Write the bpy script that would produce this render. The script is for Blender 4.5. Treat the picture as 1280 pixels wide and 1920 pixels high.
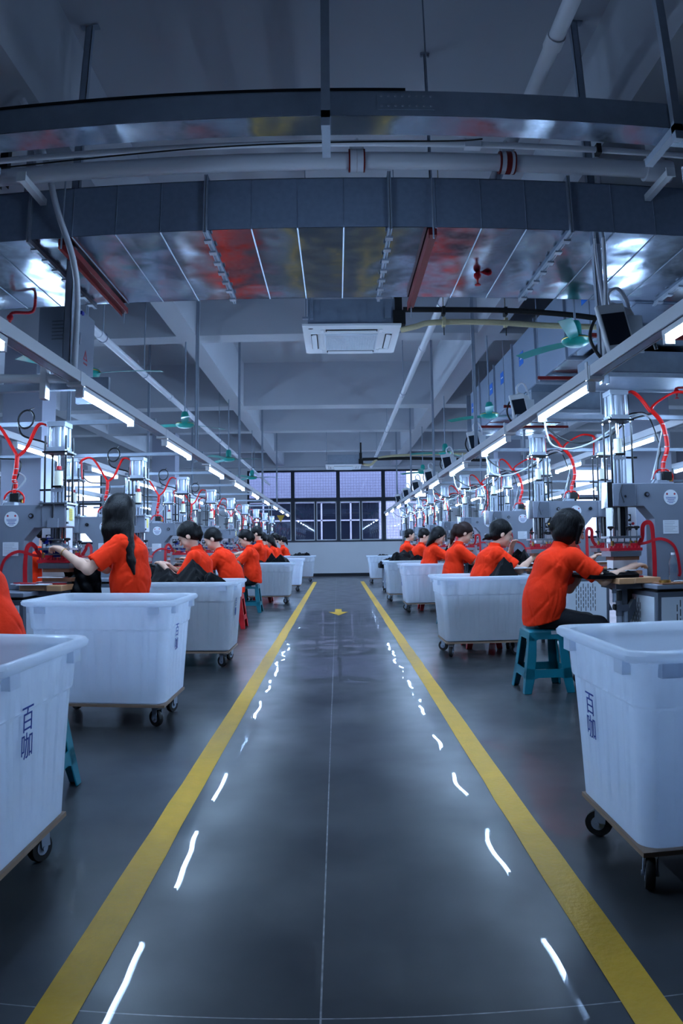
import bpy, math, random
import numpy as np
from mathutils import Matrix, Vector
random.seed(7); rng = np.random.default_rng(7)
PI = math.pi
SC = bpy.context.scene
COL = SC.collection
for o in list(bpy.data.objects): bpy.data.objects.remove(o)

# ------------------------------------------------------------------ camera, world, exposure
CAM_H = 1.2
cd = bpy.data.cameras.new('camera'); cam = bpy.data.objects.new('camera', cd); COL.objects.link(cam); SC.camera = cam
cd.type = 'PANO'; cd.panorama_type = 'FISHEYE_LENS_POLYNOMIAL'; cd.fisheye_fov = 3.14
cd.sensor_width = 36; cd.sensor_height = 36; cd.clip_start = .05; cd.clip_end = 200
cd.fisheye_polynomial_k0 = 0
cd.fisheye_polynomial_k1 = -4.10100558e-02; cd.fisheye_polynomial_k2 = -9.56174777e-06
cd.fisheye_polynomial_k3 = 1.27267289e-05; cd.fisheye_polynomial_k4 = -1.74439416e-07
FW = (0.0061494, 0.99888113, 0.0468901); RT = (0.99990995, -0.00558287, -0.01220356); UP = (0.01192813, -0.04696092, 0.99882551)
m4 = Matrix.Identity(4)
for i in range(3):
    m4[i][0] = RT[i]; m4[i][1] = UP[i]; m4[i][2] = -FW[i]
m4[2][3] = CAM_H
cam.matrix_world = m4

SC.view_settings.view_transform = 'Standard'; SC.view_settings.look = 'None'
SC.view_settings.exposure = 3.5; SC.view_settings.gamma = 1.0; SC.view_settings.use_curve_mapping = False
w = bpy.data.worlds.new('dusk_sky'); SC.world = w; w.use_nodes = True
w.node_tree.nodes['Background'].inputs[0].default_value = (.54, .62, .86, 1)
w.node_tree.nodes['Background'].inputs[1].default_value = 1.0
TUBE_COLOR = (.45, .68, 1.0); TUBE_POWER = 17.0
SC.cycles.max_bounces = 8; SC.cycles.diffuse_bounces = 4; SC.cycles.glossy_bounces = 4
SC.cycles.transmission_bounces = 8; SC.cycles.transparent_max_bounces = 12
SC.cycles.caustics_reflective = False; SC.cycles.caustics_refractive = False
SC.cycles.sample_clamp_indirect = 4.0
SC.cycles.use_denoising = True

# ------------------------------------------------------------------ materials
def lin(c):
    return tuple(((x/255)/12.92 if x/255 <= .04045 else ((x/255+.055)/1.055)**2.4) for x in c)
def mat(name, rgb, rough=.5, metal=0, var=0, vs=4, bump=0, bs=40, coat=0, spec=.5, rvar=0, stretch=None, alpha=None, trans=0, ior=1.45):
    m = bpy.data.materials.new(name); m.use_nodes = True
    nt = m.node_tree; b = nt.nodes['Principled BSDF']
    c = lin(rgb); b.inputs['Base Color'].default_value = (*c, 1)
    b.inputs['Roughness'].default_value = rough; b.inputs['Metallic'].default_value = metal
    b.inputs['Coat Weight'].default_value = coat; b.inputs['Specular IOR Level'].default_value = spec
    b.inputs['Transmission Weight'].default_value = trans; b.inputs['IOR'].default_value = ior
    tc = nt.nodes.new('ShaderNodeTexCoord'); src = tc.outputs['Object']
    if stretch:
        mp = nt.nodes.new('ShaderNodeMapping'); mp.inputs['Scale'].default_value = stretch
        nt.links.new(src, mp.inputs[0]); src = mp.outputs[0]
    if var or rvar:
        n = nt.nodes.new('ShaderNodeTexNoise'); n.inputs['Scale'].default_value = vs; n.inputs['Detail'].default_value = 5
        nt.links.new(src, n.inputs['Vector'])
        if var:
            mx = nt.nodes.new('ShaderNodeMix'); mx.data_type = 'RGBA'
            mx.inputs[6].default_value = (*[x*(1-var) for x in c], 1); mx.inputs[7].default_value = (*[min(1, x*(1+var)) for x in c], 1)
            nt.links.new(n.outputs[0], mx.inputs[0]); nt.links.new(mx.outputs[2], b.inputs['Base Color'])
        if rvar:
            mr = nt.nodes.new('ShaderNodeMapRange'); mr.inputs['From Min'].default_value = .3; mr.inputs['From Max'].default_value = .7
            mr.inputs['To Min'].default_value = max(0, rough-rvar); mr.inputs['To Max'].default_value = rough+rvar
            nt.links.new(n.outputs[0], mr.inputs[0]); nt.links.new(mr.outputs[0], b.inputs['Roughness'])
    if bump:
        n2 = nt.nodes.new('ShaderNodeTexNoise'); n2.inputs['Scale'].default_value = bs; n2.inputs['Detail'].default_value = 4
        nt.links.new(src, n2.inputs['Vector'])
        bp = nt.nodes.new('ShaderNodeBump'); bp.inputs['Strength'].default_value = bump; bp.inputs['Distance'].default_value = .01
        nt.links.new(n2.outputs[0], bp.inputs['Height']); nt.links.new(bp.outputs[0], b.inputs['Normal'])
    return m
M = {}
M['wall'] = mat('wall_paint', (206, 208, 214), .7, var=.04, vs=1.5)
M['ceil'] = mat('ceiling_paint', (186, 190, 200), .8, var=.05, vs=1.2)
M['column'] = mat('column_paint', (150, 154, 172), .7, var=.04, vs=1.5)
M['galv'] = mat('galvanised_steel', (150, 162, 178), .38, .55, var=.16, vs=14, rvar=.1, bump=.08, bs=60)
M['galvd'] = mat('galvanised_strut', (150, 160, 176), .45, .15, var=.12, vs=20)
M['ductf'] = mat('galvanised_duct_side', (132, 146, 168), .5, .1, var=.2, vs=26, rvar=.1)
M['pvc'] = mat('white_pipe_plastic', (212, 214, 224), .35)
M['white'] = mat('white_enamel', (222, 224, 230), .35)
M['panelw'] = mat('white_panel_enamel', (205, 212, 222), .4)
M['mgrey'] = mat('machine_grey_paint', (116, 122, 136), .42, var=.05, vs=8)
M['mgrey2'] = mat('machine_grey_paint_dark', (84, 90, 102), .42)
M['chrome'] = mat('chrome', (215, 220, 228), .12, 1.0)
M['alu'] = mat('brushed_aluminium', (168, 175, 188), .4, .6)
M['steelp'] = mat('steel_plate', (160, 166, 176), .3, .9)
M['black'] = mat('black_plastic', (18, 19, 23), .45)
M['rod'] = mat('black_oxide_steel', (22, 24, 30), .35, .5)
M['rubber'] = mat('black_rubber', (20, 20, 22), .6)
M['red'] = mat('red_hose', (232, 22, 20), .35)
M['redp'] = mat('red_plastic', (172, 18, 36), .4)
M['redpipe'] = mat('red_pipe_paint', (112, 18, 22), .45)
M['redstrip'] = mat('red_ribbon', (186, 20, 34), .45)
M['blue'] = mat('blue_plastic', (24, 40, 150), .4)
M['bluetool'] = mat('blue_handle', (20, 130, 235), .35)
M['ply'] = mat('plywood_edge', (142, 118, 100), .6, var=.15, vs=9)
M['wood'] = mat('birch_plywood', (188, 140, 100), .5, var=.2, vs=7, stretch=(1, 8, 1))
M['woodd'] = mat('brown_wood_block', (142, 96, 72), .6, var=.2, vs=9, stretch=(8, 1, 1))
M['yellow'] = mat('yellow_sticker', (226, 206, 60), .5)
M['sleeve'] = mat('cream_sleeve', (222, 220, 200), .4)
M['clear'] = mat('clear_hose', (225, 232, 240), .12, trans=.35)
M['fan'] = mat('teal_enamel', (20, 150, 140), .3, coat=.3)
M['stoolt'] = mat('teal_plastic', (0, 112, 128), .42)
M['stoolr'] = mat('red_stool_plastic', (205, 22, 30), .42)
M['navy'] = mat('dark_trousers', (14, 16, 26), .8, bump=.3, bs=30)
M['shoe'] = mat('black_shoe', (24, 24, 28), .5)
M['orange'] = mat('orange_polo_knit', (240, 50, 14), .85, var=.06, vs=30, bump=.6, bs=14, spec=.2)
M['skin'] = mat('skin', (214, 172, 150), .5, var=.04, vs=14, spec=.3)
M['hairb'] = mat('black_hair', (7, 6, 9), .45, bump=.5, bs=60, stretch=(3, 3, .25), spec=.22)
M['hairbr'] = mat('dark_brown_hair', (36, 20, 18), .48, bump=.5, bs=60, stretch=(3, 3, .25), spec=.22)
M['eye'] = mat('eye_dark', (20, 16, 18), .25)
M['lip'] = mat('lips', (176, 104, 100), .5)
M['gold'] = mat('gold', (214, 170, 90), .3, 1.0)
M['cloth'] = mat('black_nylon_cloth', (4, 5, 9), .55, spec=.10, bump=.3, bs=22, var=.15, vs=6)
M['cable'] = mat('black_cable', (20, 22, 26), .4)
M['tan'] = mat('tan_insulation', (198, 186, 150), .6, bump=.6, bs=70)
M['foam'] = mat('black_foam_insulation', (16, 17, 20), .7)
M['cabinet'] = mat('steel_cabinet_grey', (112, 120, 136), .45)
M['cabdoor'] = mat('steel_cabinet_door', (122, 128, 144), .45)
M['screen'] = mat('dark_screen', (38, 44, 56), .15)
M['label'] = mat('white_label', (214, 218, 226), .5)
M['inkg'] = mat('grey_ink', (120, 128, 142), .6)
M['inkb'] = mat('blue_ink', (24, 56, 138), .6)
M['stickb'] = mat('blue_sticker', (20, 108, 205), .5)
M['inkr'] = mat('red_ink', (170, 50, 66), .6)
M['dark'] = mat('dark_gap', (22, 26, 32), .7)
M['winframe'] = mat('black_window_frame', (34, 40, 54), .4)
M['basebd'] = mat('black_skirting', (16, 20, 30), .5)
M['board'] = mat('cardboard', (176, 140, 104), .7)
M['paper'] = mat('paper', (220, 222, 228), .6)
M['bottle'] = mat('clear_bottle', (225, 235, 245), .08, trans=.9)
M['dkwall'] = mat('low_bounce_dark_wall_paint', (92, 94, 104), .8)  # side and back wall colour darkened to cut bounced light near the camera

def translucent_plastic():
    m = bpy.data.materials.new('white_tub_plastic'); m.use_nodes = True; nt = m.node_tree
    b = nt.nodes['Principled BSDF']; b.inputs['Base Color'].default_value = (.86, .89, .94, 1); b.inputs['Roughness'].default_value = .42; b.inputs['Transmission Weight'].default_value = .0; b.inputs['IOR'].default_value = 1.2; b.inputs['Coat Weight'].default_value = .5; b.inputs['Coat Roughness'].default_value = .10
    out = nt.nodes['Material Output']
    tr = nt.nodes.new('ShaderNodeBsdfTranslucent'); tr.inputs[0].default_value = (.85, .9, .98, 1)
    mx = nt.nodes.new('ShaderNodeMixShader'); mx.inputs[0].default_value = .45
    nt.links.new(b.outputs[0], mx.inputs[1]); nt.links.new(tr.outputs[0], mx.inputs[2]); tp = nt.nodes.new('ShaderNodeBsdfTransparent'); tp.inputs[0].default_value = (.86, .9, .96, 1); m2 = nt.nodes.new('ShaderNodeMixShader'); m2.inputs[0].default_value = .34
    nt.links.new(mx.outputs[0], m2.inputs[1]); nt.links.new(tp.outputs[0], m2.inputs[2]); nt.links.new(m2.outputs[0], out.inputs[0])
    return m
M['tub'] = translucent_plastic()

def floor_mat():
    m = bpy.data.materials.new('polished_concrete'); m.use_nodes = True; nt = m.node_tree; b = nt.nodes['Principled BSDF']
    N = nt.nodes.new; L = nt.links.new
    geo = N('ShaderNodeNewGeometry'); sep = N('ShaderNodeSeparateXYZ'); L(geo.outputs['Position'], sep.inputs[0])
    n1 = N('ShaderNodeTexNoise'); n1.inputs['Scale'].default_value = 1.6; n1.inputs['Detail'].default_value = 3.5; n1.inputs['Roughness'].default_value = .5
    L(geo.outputs['Position'], n1.inputs['Vector'])
    cr = N('ShaderNodeValToRGB'); cr.color_ramp.elements[0].position = .28; cr.color_ramp.elements[1].position = .78
    cr.color_ramp.elements[0].color = (.018, .021, .026, 1); cr.color_ramp.elements[1].color = (.076, .078, .081, 1)
    L(n1.outputs[0], cr.inputs[0])
    n3 = N('ShaderNodeTexNoise'); n3.inputs['Scale'].default_value = 14; n3.inputs['Detail'].default_value = 2
    L(geo.outputs['Position'], n3.inputs['Vector'])
    mg = N('ShaderNodeMix'); mg.data_type = 'RGBA'; mg.blend_type = 'OVERLAY'; mg.inputs[0].default_value = .0
    L(cr.outputs[0], mg.inputs[6]); L(n3.outputs[0], mg.inputs[7])
    # saw-cut joints: x = -.06 and every 6 m along y from 1.64
    def near(sock, c, wd):
        s = N('ShaderNodeMath'); s.operation = 'SUBTRACT'; L(sock, s.inputs[0]); s.inputs[1].default_value = c
        a = N('ShaderNodeMath'); a.operation = 'ABSOLUTE'; L(s.outputs[0], a.inputs[0])
        l = N('ShaderNodeMath'); l.operation = 'LESS_THAN'; L(a.outputs[0], l.inputs[0]); l.inputs[1].default_value = wd
        return l.outputs[0]
    nj = N('ShaderNodeTexNoise'); nj.inputs['Scale'].default_value = 30; L(geo.outputs['Position'], nj.inputs['Vector'])
    def mth(op, a, bb):
        q = N('ShaderNodeMath'); q.operation = op
        for i, v in enumerate((a, bb)):
            if isinstance(v, (int, float)): q.inputs[i].default_value = v
            else: L(v, q.inputs[i])
        return q.outputs[0]
    jx = near(sep.outputs[0], -.058, .0026)
    ymod = mth('PINGPONG', mth('SUBTRACT', sep.outputs[1], 1.638), 3.0)
    jy = mth('LESS_THAN', ymod, .0022)
    j = mth('MULTIPLY', mth('MAXIMUM', jx, jy), mth('MULTIPLY', nj.outputs[0], 1.3))
    mj = N('ShaderNodeMix'); mj.data_type = 'RGBA'; L(j, mj.inputs[0]); L(mg.outputs[2], mj.inputs[6]); mj.inputs[7].default_value = (.34, .34, .35, 1)
    L(mj.outputs[2], b.inputs['Base Color'])
    n2 = N('ShaderNodeTexNoise'); n2.inputs['Scale'].default_value = 3; n2.inputs['Detail'].default_value = 2; L(geo.outputs['Position'], n2.inputs['Vector'])
    mr = N('ShaderNodeMapRange'); mr.inputs[1].default_value = .35; mr.inputs[2].default_value = .7; mr.inputs[3].default_value = .29; mr.inputs[4].default_value = .37
    L(n2.outputs[0], mr.inputs[0]); L(mr.outputs[0], b.inputs['Roughness'])
    b.inputs['Specular IOR Level'].default_value = .20; b.inputs['Coat Weight'].default_value = .22; b.inputs['Coat Roughness'].default_value = .012
    nb = N('ShaderNodeTexNoise'); nb.inputs['Scale'].default_value = 1.7; nb.inputs['Detail'].default_value = .8; L(geo.outputs['Position'], nb.inputs['Vector'])
    bp = N('ShaderNodeBump'); bp.inputs['Strength'].default_value = .15; bp.inputs['Distance'].default_value = .04
    L(nb.outputs[0], bp.inputs['Height']); L(bp.outputs[0], b.inputs['Normal']); L(bp.outputs[0], b.inputs['Coat Normal'])
    return m
M['floor'] = floor_mat()
def yellow_mat():
    m = mat('yellow_floor_paint', (214, 164, 34), .5, var=.16, vs=9, bump=.3, bs=45, spec=.35)
    return m
M['line'] = yellow_mat()
def duct_bottom():
    m = bpy.data.materials.new('shiny_duct_sheet'); m.use_nodes = True; nt = m.node_tree; b = nt.nodes['Principled BSDF']
    b.inputs['Base Color'].default_value = (.34, .39, .46, 1); b.inputs['Metallic'].default_value = 1; b.inputs['Roughness'].default_value = .16
    N = nt.nodes.new; L = nt.links.new; geo = N('ShaderNodeNewGeometry')
    n = N('ShaderNodeTexNoise'); n.inputs['Scale'].default_value = 2.2; n.inputs['Detail'].default_value = 1.5; L(geo.outputs['Position'], n.inputs['Vector'])
    n2 = N('ShaderNodeTexNoise'); n2.inputs['Scale'].default_value = 30; n2.inputs['Detail'].default_value = 3; L(geo.outputs['Position'], n2.inputs['Vector'])
    mr = N('ShaderNodeMapRange'); mr.inputs[3].default_value = .08; mr.inputs[4].default_value = .26; L(n2.outputs[0], mr.inputs[0]); L(mr.outputs[0], b.inputs['Roughness'])
    bp = N('ShaderNodeBump'); bp.inputs['Strength'].default_value = .5; bp.inputs['Distance'].default_value = .05; L(n.outputs[0], bp.inputs['Height']); L(bp.outputs[0], b.inputs['Normal'])
    return m
M['ductb'] = duct_bottom()
def emit(name, col, st):
    m = bpy.data.materials.new(name); m.use_nodes = True; nt = m.node_tree
    b = nt.nodes['Principled BSDF']; b.inputs['Emission Color'].default_value = (*col, 1); b.inputs['Emission Strength'].default_value = st
    b.inputs['Base Color'].default_value = (.9, .9, .9, 1)
    return m
M['tube'] = emit('lit_tube', TUBE_COLOR, TUBE_POWER)
def glass(name, tint, f, rough=.02):
    m = bpy.data.materials.new(name); m.use_nodes = True; nt = m.node_tree; N = nt.nodes.new; L = nt.links.new
    nt.nodes.remove(nt.nodes['Principled BSDF']); out = nt.nodes['Material Output']
    t = N('ShaderNodeBsdfTransparent'); t.inputs[0].default_value = (*tint, 1); g = N('ShaderNodeBsdfGlossy'); g.inputs['Roughness'].default_value = rough
    mx = N('ShaderNodeMixShader'); mx.inputs[0].default_value = f
    L(t.outputs[0], mx.inputs[1]); L(g.outputs[0], mx.inputs[2]); L(mx.outputs[0], out.inputs[0])
    return m
M['glass'] = glass('window_glass', (.62, .64, .72), .09)
M['glasst'] = glass('tinted_window_glass', (.38, .41, .50), .05)
M['glassc'] = glass('clear_window_glass', (.9, .93, .96), .04)
def facade():
    m = bpy.data.materials.new('white_tile_facade'); m.use_nodes = True; nt = m.node_tree; b = nt.nodes['Principled BSDF']
    N = nt.nodes.new; L = nt.links.new; tc = N('ShaderNodeTexCoord'); mp = N('ShaderNodeMapping'); mp.inputs['Rotation'].default_value = (PI/2, 0, 0)
    L(tc.outputs['Object'], mp.inputs[0]); br = N('ShaderNodeTexBrick'); br.offset = 0; br.inputs['Scale'].default_value = 1
    br.inputs['Brick Width'].default_value = .12; br.inputs['Row Height'].default_value = .12; br.inputs['Mortar Size'].default_value = .01
    br.inputs['Color1'].default_value = (.80, .80, .82, 1); br.inputs['Color2'].default_value = (.74, .74, .77, 1); br.inputs['Mortar'].default_value = (.45, .45, .48, 1)
    L(mp.outputs[0], br.inputs['Vector']); L(br.outputs[0], b.inputs['Base Color']); b.inputs['Roughness'].default_value = .5
    return m
M['facade'] = facade()

# ------------------------------------------------------------------ mesh helpers
class MB:
    def __init__(s): s.v = []; s.f = []; s.m = []
    def add(s, vs, fs, m=0):
        o = len(s.v); s.v += [tuple(map(float, p)) for p in vs]; s.f += [tuple(i+o for i in f) for f in fs]; s.m += [m]*len(fs); return s
    def box(s, x0, x1, y0, y1, z0, z1, m=0, R=None, c=None):
        x0, x1 = sorted((x0, x1)); y0, y1 = sorted((y0, y1)); z0, z1 = sorted((z0, z1))
        vs = [(x, y, z) for x in (x0, x1) for y in (y0, y1) for z in (z0, z1)]
        if R is not None:
            cc = Vector(c if c is not None else ((x0+x1)/2, (y0+y1)/2, (z0+z1)/2)); vs = [tuple(R @ (Vector(p)-cc)+cc) for p in vs]
        return s.add(vs, [(0, 1, 3, 2), (4, 6, 7, 5), (0, 4, 5, 1), (2, 3, 7, 6), (0, 2, 6, 4), (1, 5, 7, 3)], m)
    def tube(s, pts, r, n=8, m=0, cap=True, closed=False):
        P = [Vector(p) for p in pts]; k = len(P); rr = r if hasattr(r, '__len__') else [r]*k
        up = None; vs = []
        for i in range(k):
            if closed: t = P[(i+1) % k]-P[i-1]
            else: t = P[min(i+1, k-1)]-P[max(i-1, 0)]
            t = t.normalized() if t.length > 1e-9 else Vector((0, 0, 1))
            if up is None: up = t.orthogonal().normalized()
            up = (up-t*up.dot(t)); up = up.normalized() if up.length > 1e-6 else t.orthogonal().normalized()
            b = t.cross(up)
            for j in range(n):
                a = 2*PI*(j+.5)/n; vs.append(P[i]+(up*math.cos(a)+b*math.sin(a))*rr[i])
        fs = []
        for i in range(k if closed else k-1):
            for j in range(n):
                a, b2 = i*n+j, i*n+(j+1) % n; c, d = ((i+1) % k)*n+(j+1) % n, ((i+1) % k)*n+j; fs.append((a, b2, c, d))
        if cap and not closed: fs += [tuple(range(n))[::-1], tuple((k-1)*n+j for j in range(n))]
        return s.add(vs, fs, m)
    def cyl(s, p0, p1, r, r1=None, n=12, m=0): return s.tube([p0, p1], [r, r if r1 is None else r1], n, m)
    def lathe(s, prof, c=(0, 0, 0), n=24, m=0):
        vs = []; 
        for r, z in prof:
            for j in range(n): a = 2*PI*j/n; vs.append((c[0]+r*math.cos(a), c[1]+r*math.sin(a), c[2]+z))
        fs = [(i*n+j, i*n+(j+1) % n, (i+1)*n+(j+1) % n, (i+1)*n+j) for i in range(len(prof)-1) for j in range(n)]
        fs += [tuple(range(n))[::-1], tuple((len(prof)-1)*n+j for j in range(n))]
        return s.add(vs, fs, m)
    def prism(s, poly, a0, a1, axis='y', m=0):
        f = {'y': lambda u, v, a: (u, a, v), 'x': lambda u, v, a: (a, u, v), 'z': lambda u, v, a: (u, v, a)}[axis]
        n = len(poly); vs = [f(u, v, a0) for u, v in poly]+[f(u, v, a1) for u, v in poly]
        return s.add(vs, [tuple(range(n)), tuple(range(n, 2*n))[::-1]]+[(i, i+n, (i+1) % n+n, (i+1) % n) for i in range(n)], m)
    def ell(s, c, r, nu=16, nv=10, m=0, R=None):
        vs = [];
        for i in range(nv+1):
            t = PI*i/nv
            for j in range(nu):
                a = 2*PI*j/nu; p = Vector((r[0]*math.sin(t)*math.cos(a), r[1]*math.sin(t)*math.sin(a), r[2]*math.cos(t)))
                if R is not None: p = R @ p
                vs.append((c[0]+p.x, c[1]+p.y, c[2]+p.z))
        return s.add(vs, [(i*nu+j, (i+1)*nu+j, (i+1)*nu+(j+1) % nu, i*nu+(j+1) % nu) for i in range(nv) for j in range(nu)], m)
    def build(s, name, mats, parent=None, ang=38, bev=0, loc=None):
        me = bpy.data.meshes.new(name); me.from_pydata(s.v, [], s.f)
        mats = mats if isinstance(mats, (list, tuple)) else [mats]
        for q in mats: me.materials.append(M[q] if isinstance(q, str) else q)
        me.polygons.foreach_set('material_index', s.m)
        import bmesh
        bm = bmesh.new(); bm.from_mesh(me); bmesh.ops.remove_doubles(bm, verts=bm.verts, dist=1e-6); bmesh.ops.recalc_face_normals(bm, faces=bm.faces); bm.to_mesh(me); bm.free()
        me.shade_smooth()
        try: me.set_sharp_from_angle(angle=math.radians(ang))
        except Exception: pass
        o = bpy.data.objects.new(name, me); COL.objects.link(o)
        if parent is not None: o.parent = parent
        if loc is not None: o.location = loc
        if bev:
            b = o.modifiers.new('bevel', 'BEVEL'); b.width = bev; b.segments = 2; b.limit_method = 'ANGLE'; b.angle_limit = math.radians(35); b.harden_normals = False
        return o
def tag(o, label=None, cat=None, group=None, kind=None):
    if label: o['label'] = label
    if cat: o['category'] = cat
    if group: o['group'] = group
    if kind: o['kind'] = kind
    return o
def thing(name, label, cat, loc=(0, 0, 0), rz=0, group=None):
    o = bpy.data.objects.new(name, None); o.empty_display_size = .1; COL.objects.link(o); o.location = loc; o.rotation_euler = (0, 0, rz)
    return tag(o, label, cat, group)
def struct(o): o['kind'] = 'structure'; return o
def dup(o, loc=None, rz=None, label=None, group=None, parent=None):
    c = o.copy(); COL.objects.link(c)
    if parent is not None: c.parent = parent
    if loc is not None: c.location = loc
    if rz is not None: c.rotation_euler = (0, 0, rz)
    if label: c['label'] = label
    if group: c['group'] = group
    for ch in [x for x in bpy.data.objects if x.parent == o]: dup(ch, parent=c)
    return c
def smooth_path(pts, n=6):
    P = [Vector(p) for p in pts]; out = []
    for i in range(len(P)-1):
        p0, p1, p2, p3 = P[max(i-1, 0)], P[i], P[i+1], P[min(i+2, len(P)-1)]
        for j in range(n):
            t = j/n; out.append(.5*((2*p1)+(-p0+p2)*t+(2*p0-5*p1+4*p2-p3)*t*t+(-p0+3*p1-3*p2+p3)*t**3))
    out.append(P[-1]); return out
ORD = ['first', 'second', 'third', 'fourth', 'fifth', 'sixth', 'seventh', 'eighth', 'ninth', 'tenth', 'eleventh', 'twelfth']
def Ry(a): return Matrix.Rotation(a, 3, 'Y')
def Rx(a): return Matrix.Rotation(a, 3, 'X')
def Rz(a): return Matrix.Rotation(a, 3, 'Z')
SKIP_PEOPLE = False
# ================================================================== THE ROOM
YF = 26.5; XW = 13.5; YB = -9.0; ZC = 5.15; ZB = 4.2
struct(MB().box(-XW, XW, YB, YF, -.1, 0).build('floor', 'floor'))
struct(MB().box(-XW, XW, YB, YF+.25, ZC, ZC+.15).build('ceiling', 'ceil'))
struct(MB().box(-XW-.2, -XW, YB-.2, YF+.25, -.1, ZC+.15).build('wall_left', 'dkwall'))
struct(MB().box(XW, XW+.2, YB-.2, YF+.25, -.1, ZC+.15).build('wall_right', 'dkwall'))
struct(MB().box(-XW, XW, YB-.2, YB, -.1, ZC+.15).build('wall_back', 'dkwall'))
# far wall with three window openings
WZ0, WZD, WZ1 = 1.30, 2.93, 4.07
openings = [(-13.0, -9.2), (-3.45, 3.5), (9.3, 13.1)]
wb = MB(); xs = -XW
for a, b in openings:
    wb.box(xs, a, YF, YF+.25, 0, ZC); wb.box(a, b, YF, YF+.25, 0, WZ0); wb.box(a, b, YF, YF+.25, WZ1, ZC); xs = b
wb.box(xs, XW, YF, YF+.25, 0, ZC)
struct(wb.build('wall_far', 'wall'))
struct(MB().box(-XW, XW, YF-.015, YF, 0, .11).build('baseboard_far', 'basebd'))
def window(name, x0, x1, mull, clear=None):
    y = YF+.10
    t = MB(); e = .07
    t.box(x0, x1, y-.05, y+.03, WZ0, WZ0+e); t.box(x0, x1, y-.05, y+.03, WZ1-e, WZ1); t.box(x0, x1, y-.05, y+.03, WZD-.07, WZD+.07)
    xb = [x0]+mull+[x1]
    for x in xb: t.box(max(x0, x-.07), min(x1, x+.07), y-.06, y+.04, WZ0, WZ1)
    fr = struct(t.build(name, 'winframe'))
    for i in range(len(xb)-1):
        a, b = xb[i]+.07, xb[i+1]-.07
        if i == clear: MB().box(a, b-.75, y, y+.012, WZD+.07, WZ1-e).build('pane', 'glasst', fr); MB().box(b-.75, b, y, y+.012, WZD+.07, WZ1-e).build('pane', 'glassc', fr)
        else: MB().box(a, b, y, y+.012, WZD+.07, WZ1-e).build('pane', 'glasst' if clear is not None else 'glassc', fr)
        mid = (a+b)/2; s = MB()
        s.box(mid-.03, mid+.03, y-.035, y+.02, WZ0+e, WZD-.07)
        for (p, q) in ((a, mid-.03), (mid+.03, b)):
            s.box(p, p+.03, y-.02, y+.02, WZ0+e, WZD-.07, 1); s.box(q-.03, q, y-.02, y+.02, WZ0+e, WZD-.07, 1)
            s.box(p, q, y-.02, y+.02, WZ0+e, WZ0+e+.03, 1); s.box(p, q, y-.02, y+.02, WZD-.1, WZD-.07, 1)
        s.build('sash', ['winframe', 'white'], fr)
        MB().box(a+.03, mid-.06, y+.002, y+.01, WZ0+e+.03, WZD-.1).build('pane', 'glass' if clear is not None else 'glassc', fr)
        MB().box(mid+.06, b-.03, y+.002, y+.01, WZ0+e+.03, WZD-.1).build('pane', 'glass' if clear is not None else 'glassc', fr)
    return fr
window('window_1', -3.45, 3.5, [-1.70, .04, 1.78], clear=3)
window('window_2', -13.0, -9.2, [-11.1])
window('window_3', 9.3, 13.1, [11.2])
# building across the yard: pale tiled facade with dark windows behind the lower panes
FY = YF+3.4
fb = MB(); fb.box(-16, 16, FY, FY+.3, -1.5, 1.2); fb.box(-16, 16, FY, FY+.3, 3.05, 7.2)
fw = [(-9.5, 1.84)]
xs = -16
for a, b in fw: fb.box(xs, a, FY, FY+.3, 1.2, 3.05); xs = b
fb.box(xs, 16, FY, FY+.3, 1.2, 3.05)
bld = thing('tiled_building', 'white tiled building facade seen outside through the far windows', 'building', (0, 0, 0))
fb.build('facade_wall', 'facade', bld)
MB().box(-16, 16, FY+3, FY+3.1, -1, 4).build('inner_wall', 'mgrey2', bld)
for a, b in fw:
    t = MB(); n = 2
    for x in [b-1.26*q for q in range(10)]: t.box(x-.035, x+.035, FY+.05, FY+.12, 1.2, 3.05)
    for z in (1.22, 2.25, 3.03): t.box(a, b, FY+.05, FY+.12, z-.03, z+.03)
    f = t.build('window', 'white', bld)
    MB().box(a, b, FY+.09, FY+.10, 1.2, 3.05).build('pane', mat('dusk_glass', (34, 42, 54), .15), f)
struct(MB().box(-16, 16, YF+.25, FY+4, -1.6, -1.5).build('yard_ground', 'column'))

# beams
for y0, y1 in ((9.62, 9.98), (14.72, 15.15), (18.05, 18.4), (22.0, 22.3), (.9, 1.3), (-4.2, -3.9)):
    struct(MB().box(-XW, XW, y0, y1, ZB, ZC).build('ceiling_beam', 'ceil'))
struct(MB().box(-XW, XW, YF-.3, YF, ZB-.03, ZC).build('ceiling_beam', 'ceil'))
for x0, x1 in ((-2.28, -1.99), (2.05, 2.36), (-6.4, -6.1), (6.1, 6.4)):
    ys = [YB, -4.2, -3.9, .9, 1.3, 9.62, 9.98, 14.72, 15.15, 18.05, 18.4, 22.0, 22.3, YF-.3]
    for k in range(0, len(ys)-1, 2):
        if ys[k+1]-ys[k] > .1: struct(MB().box(x0, x1, ys[k], ys[k+1], ZB, ZC).build('ceiling_beam', 'ceil'))
for x in (-4.58, 4.58):
    for y in (9.9, 18.3, 1.2):
        struct(MB().box(x-.31, x+.31, y-.25, y+.25, 0, ZB if y != 9.9 and y != 18.3 else ZB).build('column', 'column'))
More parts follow.
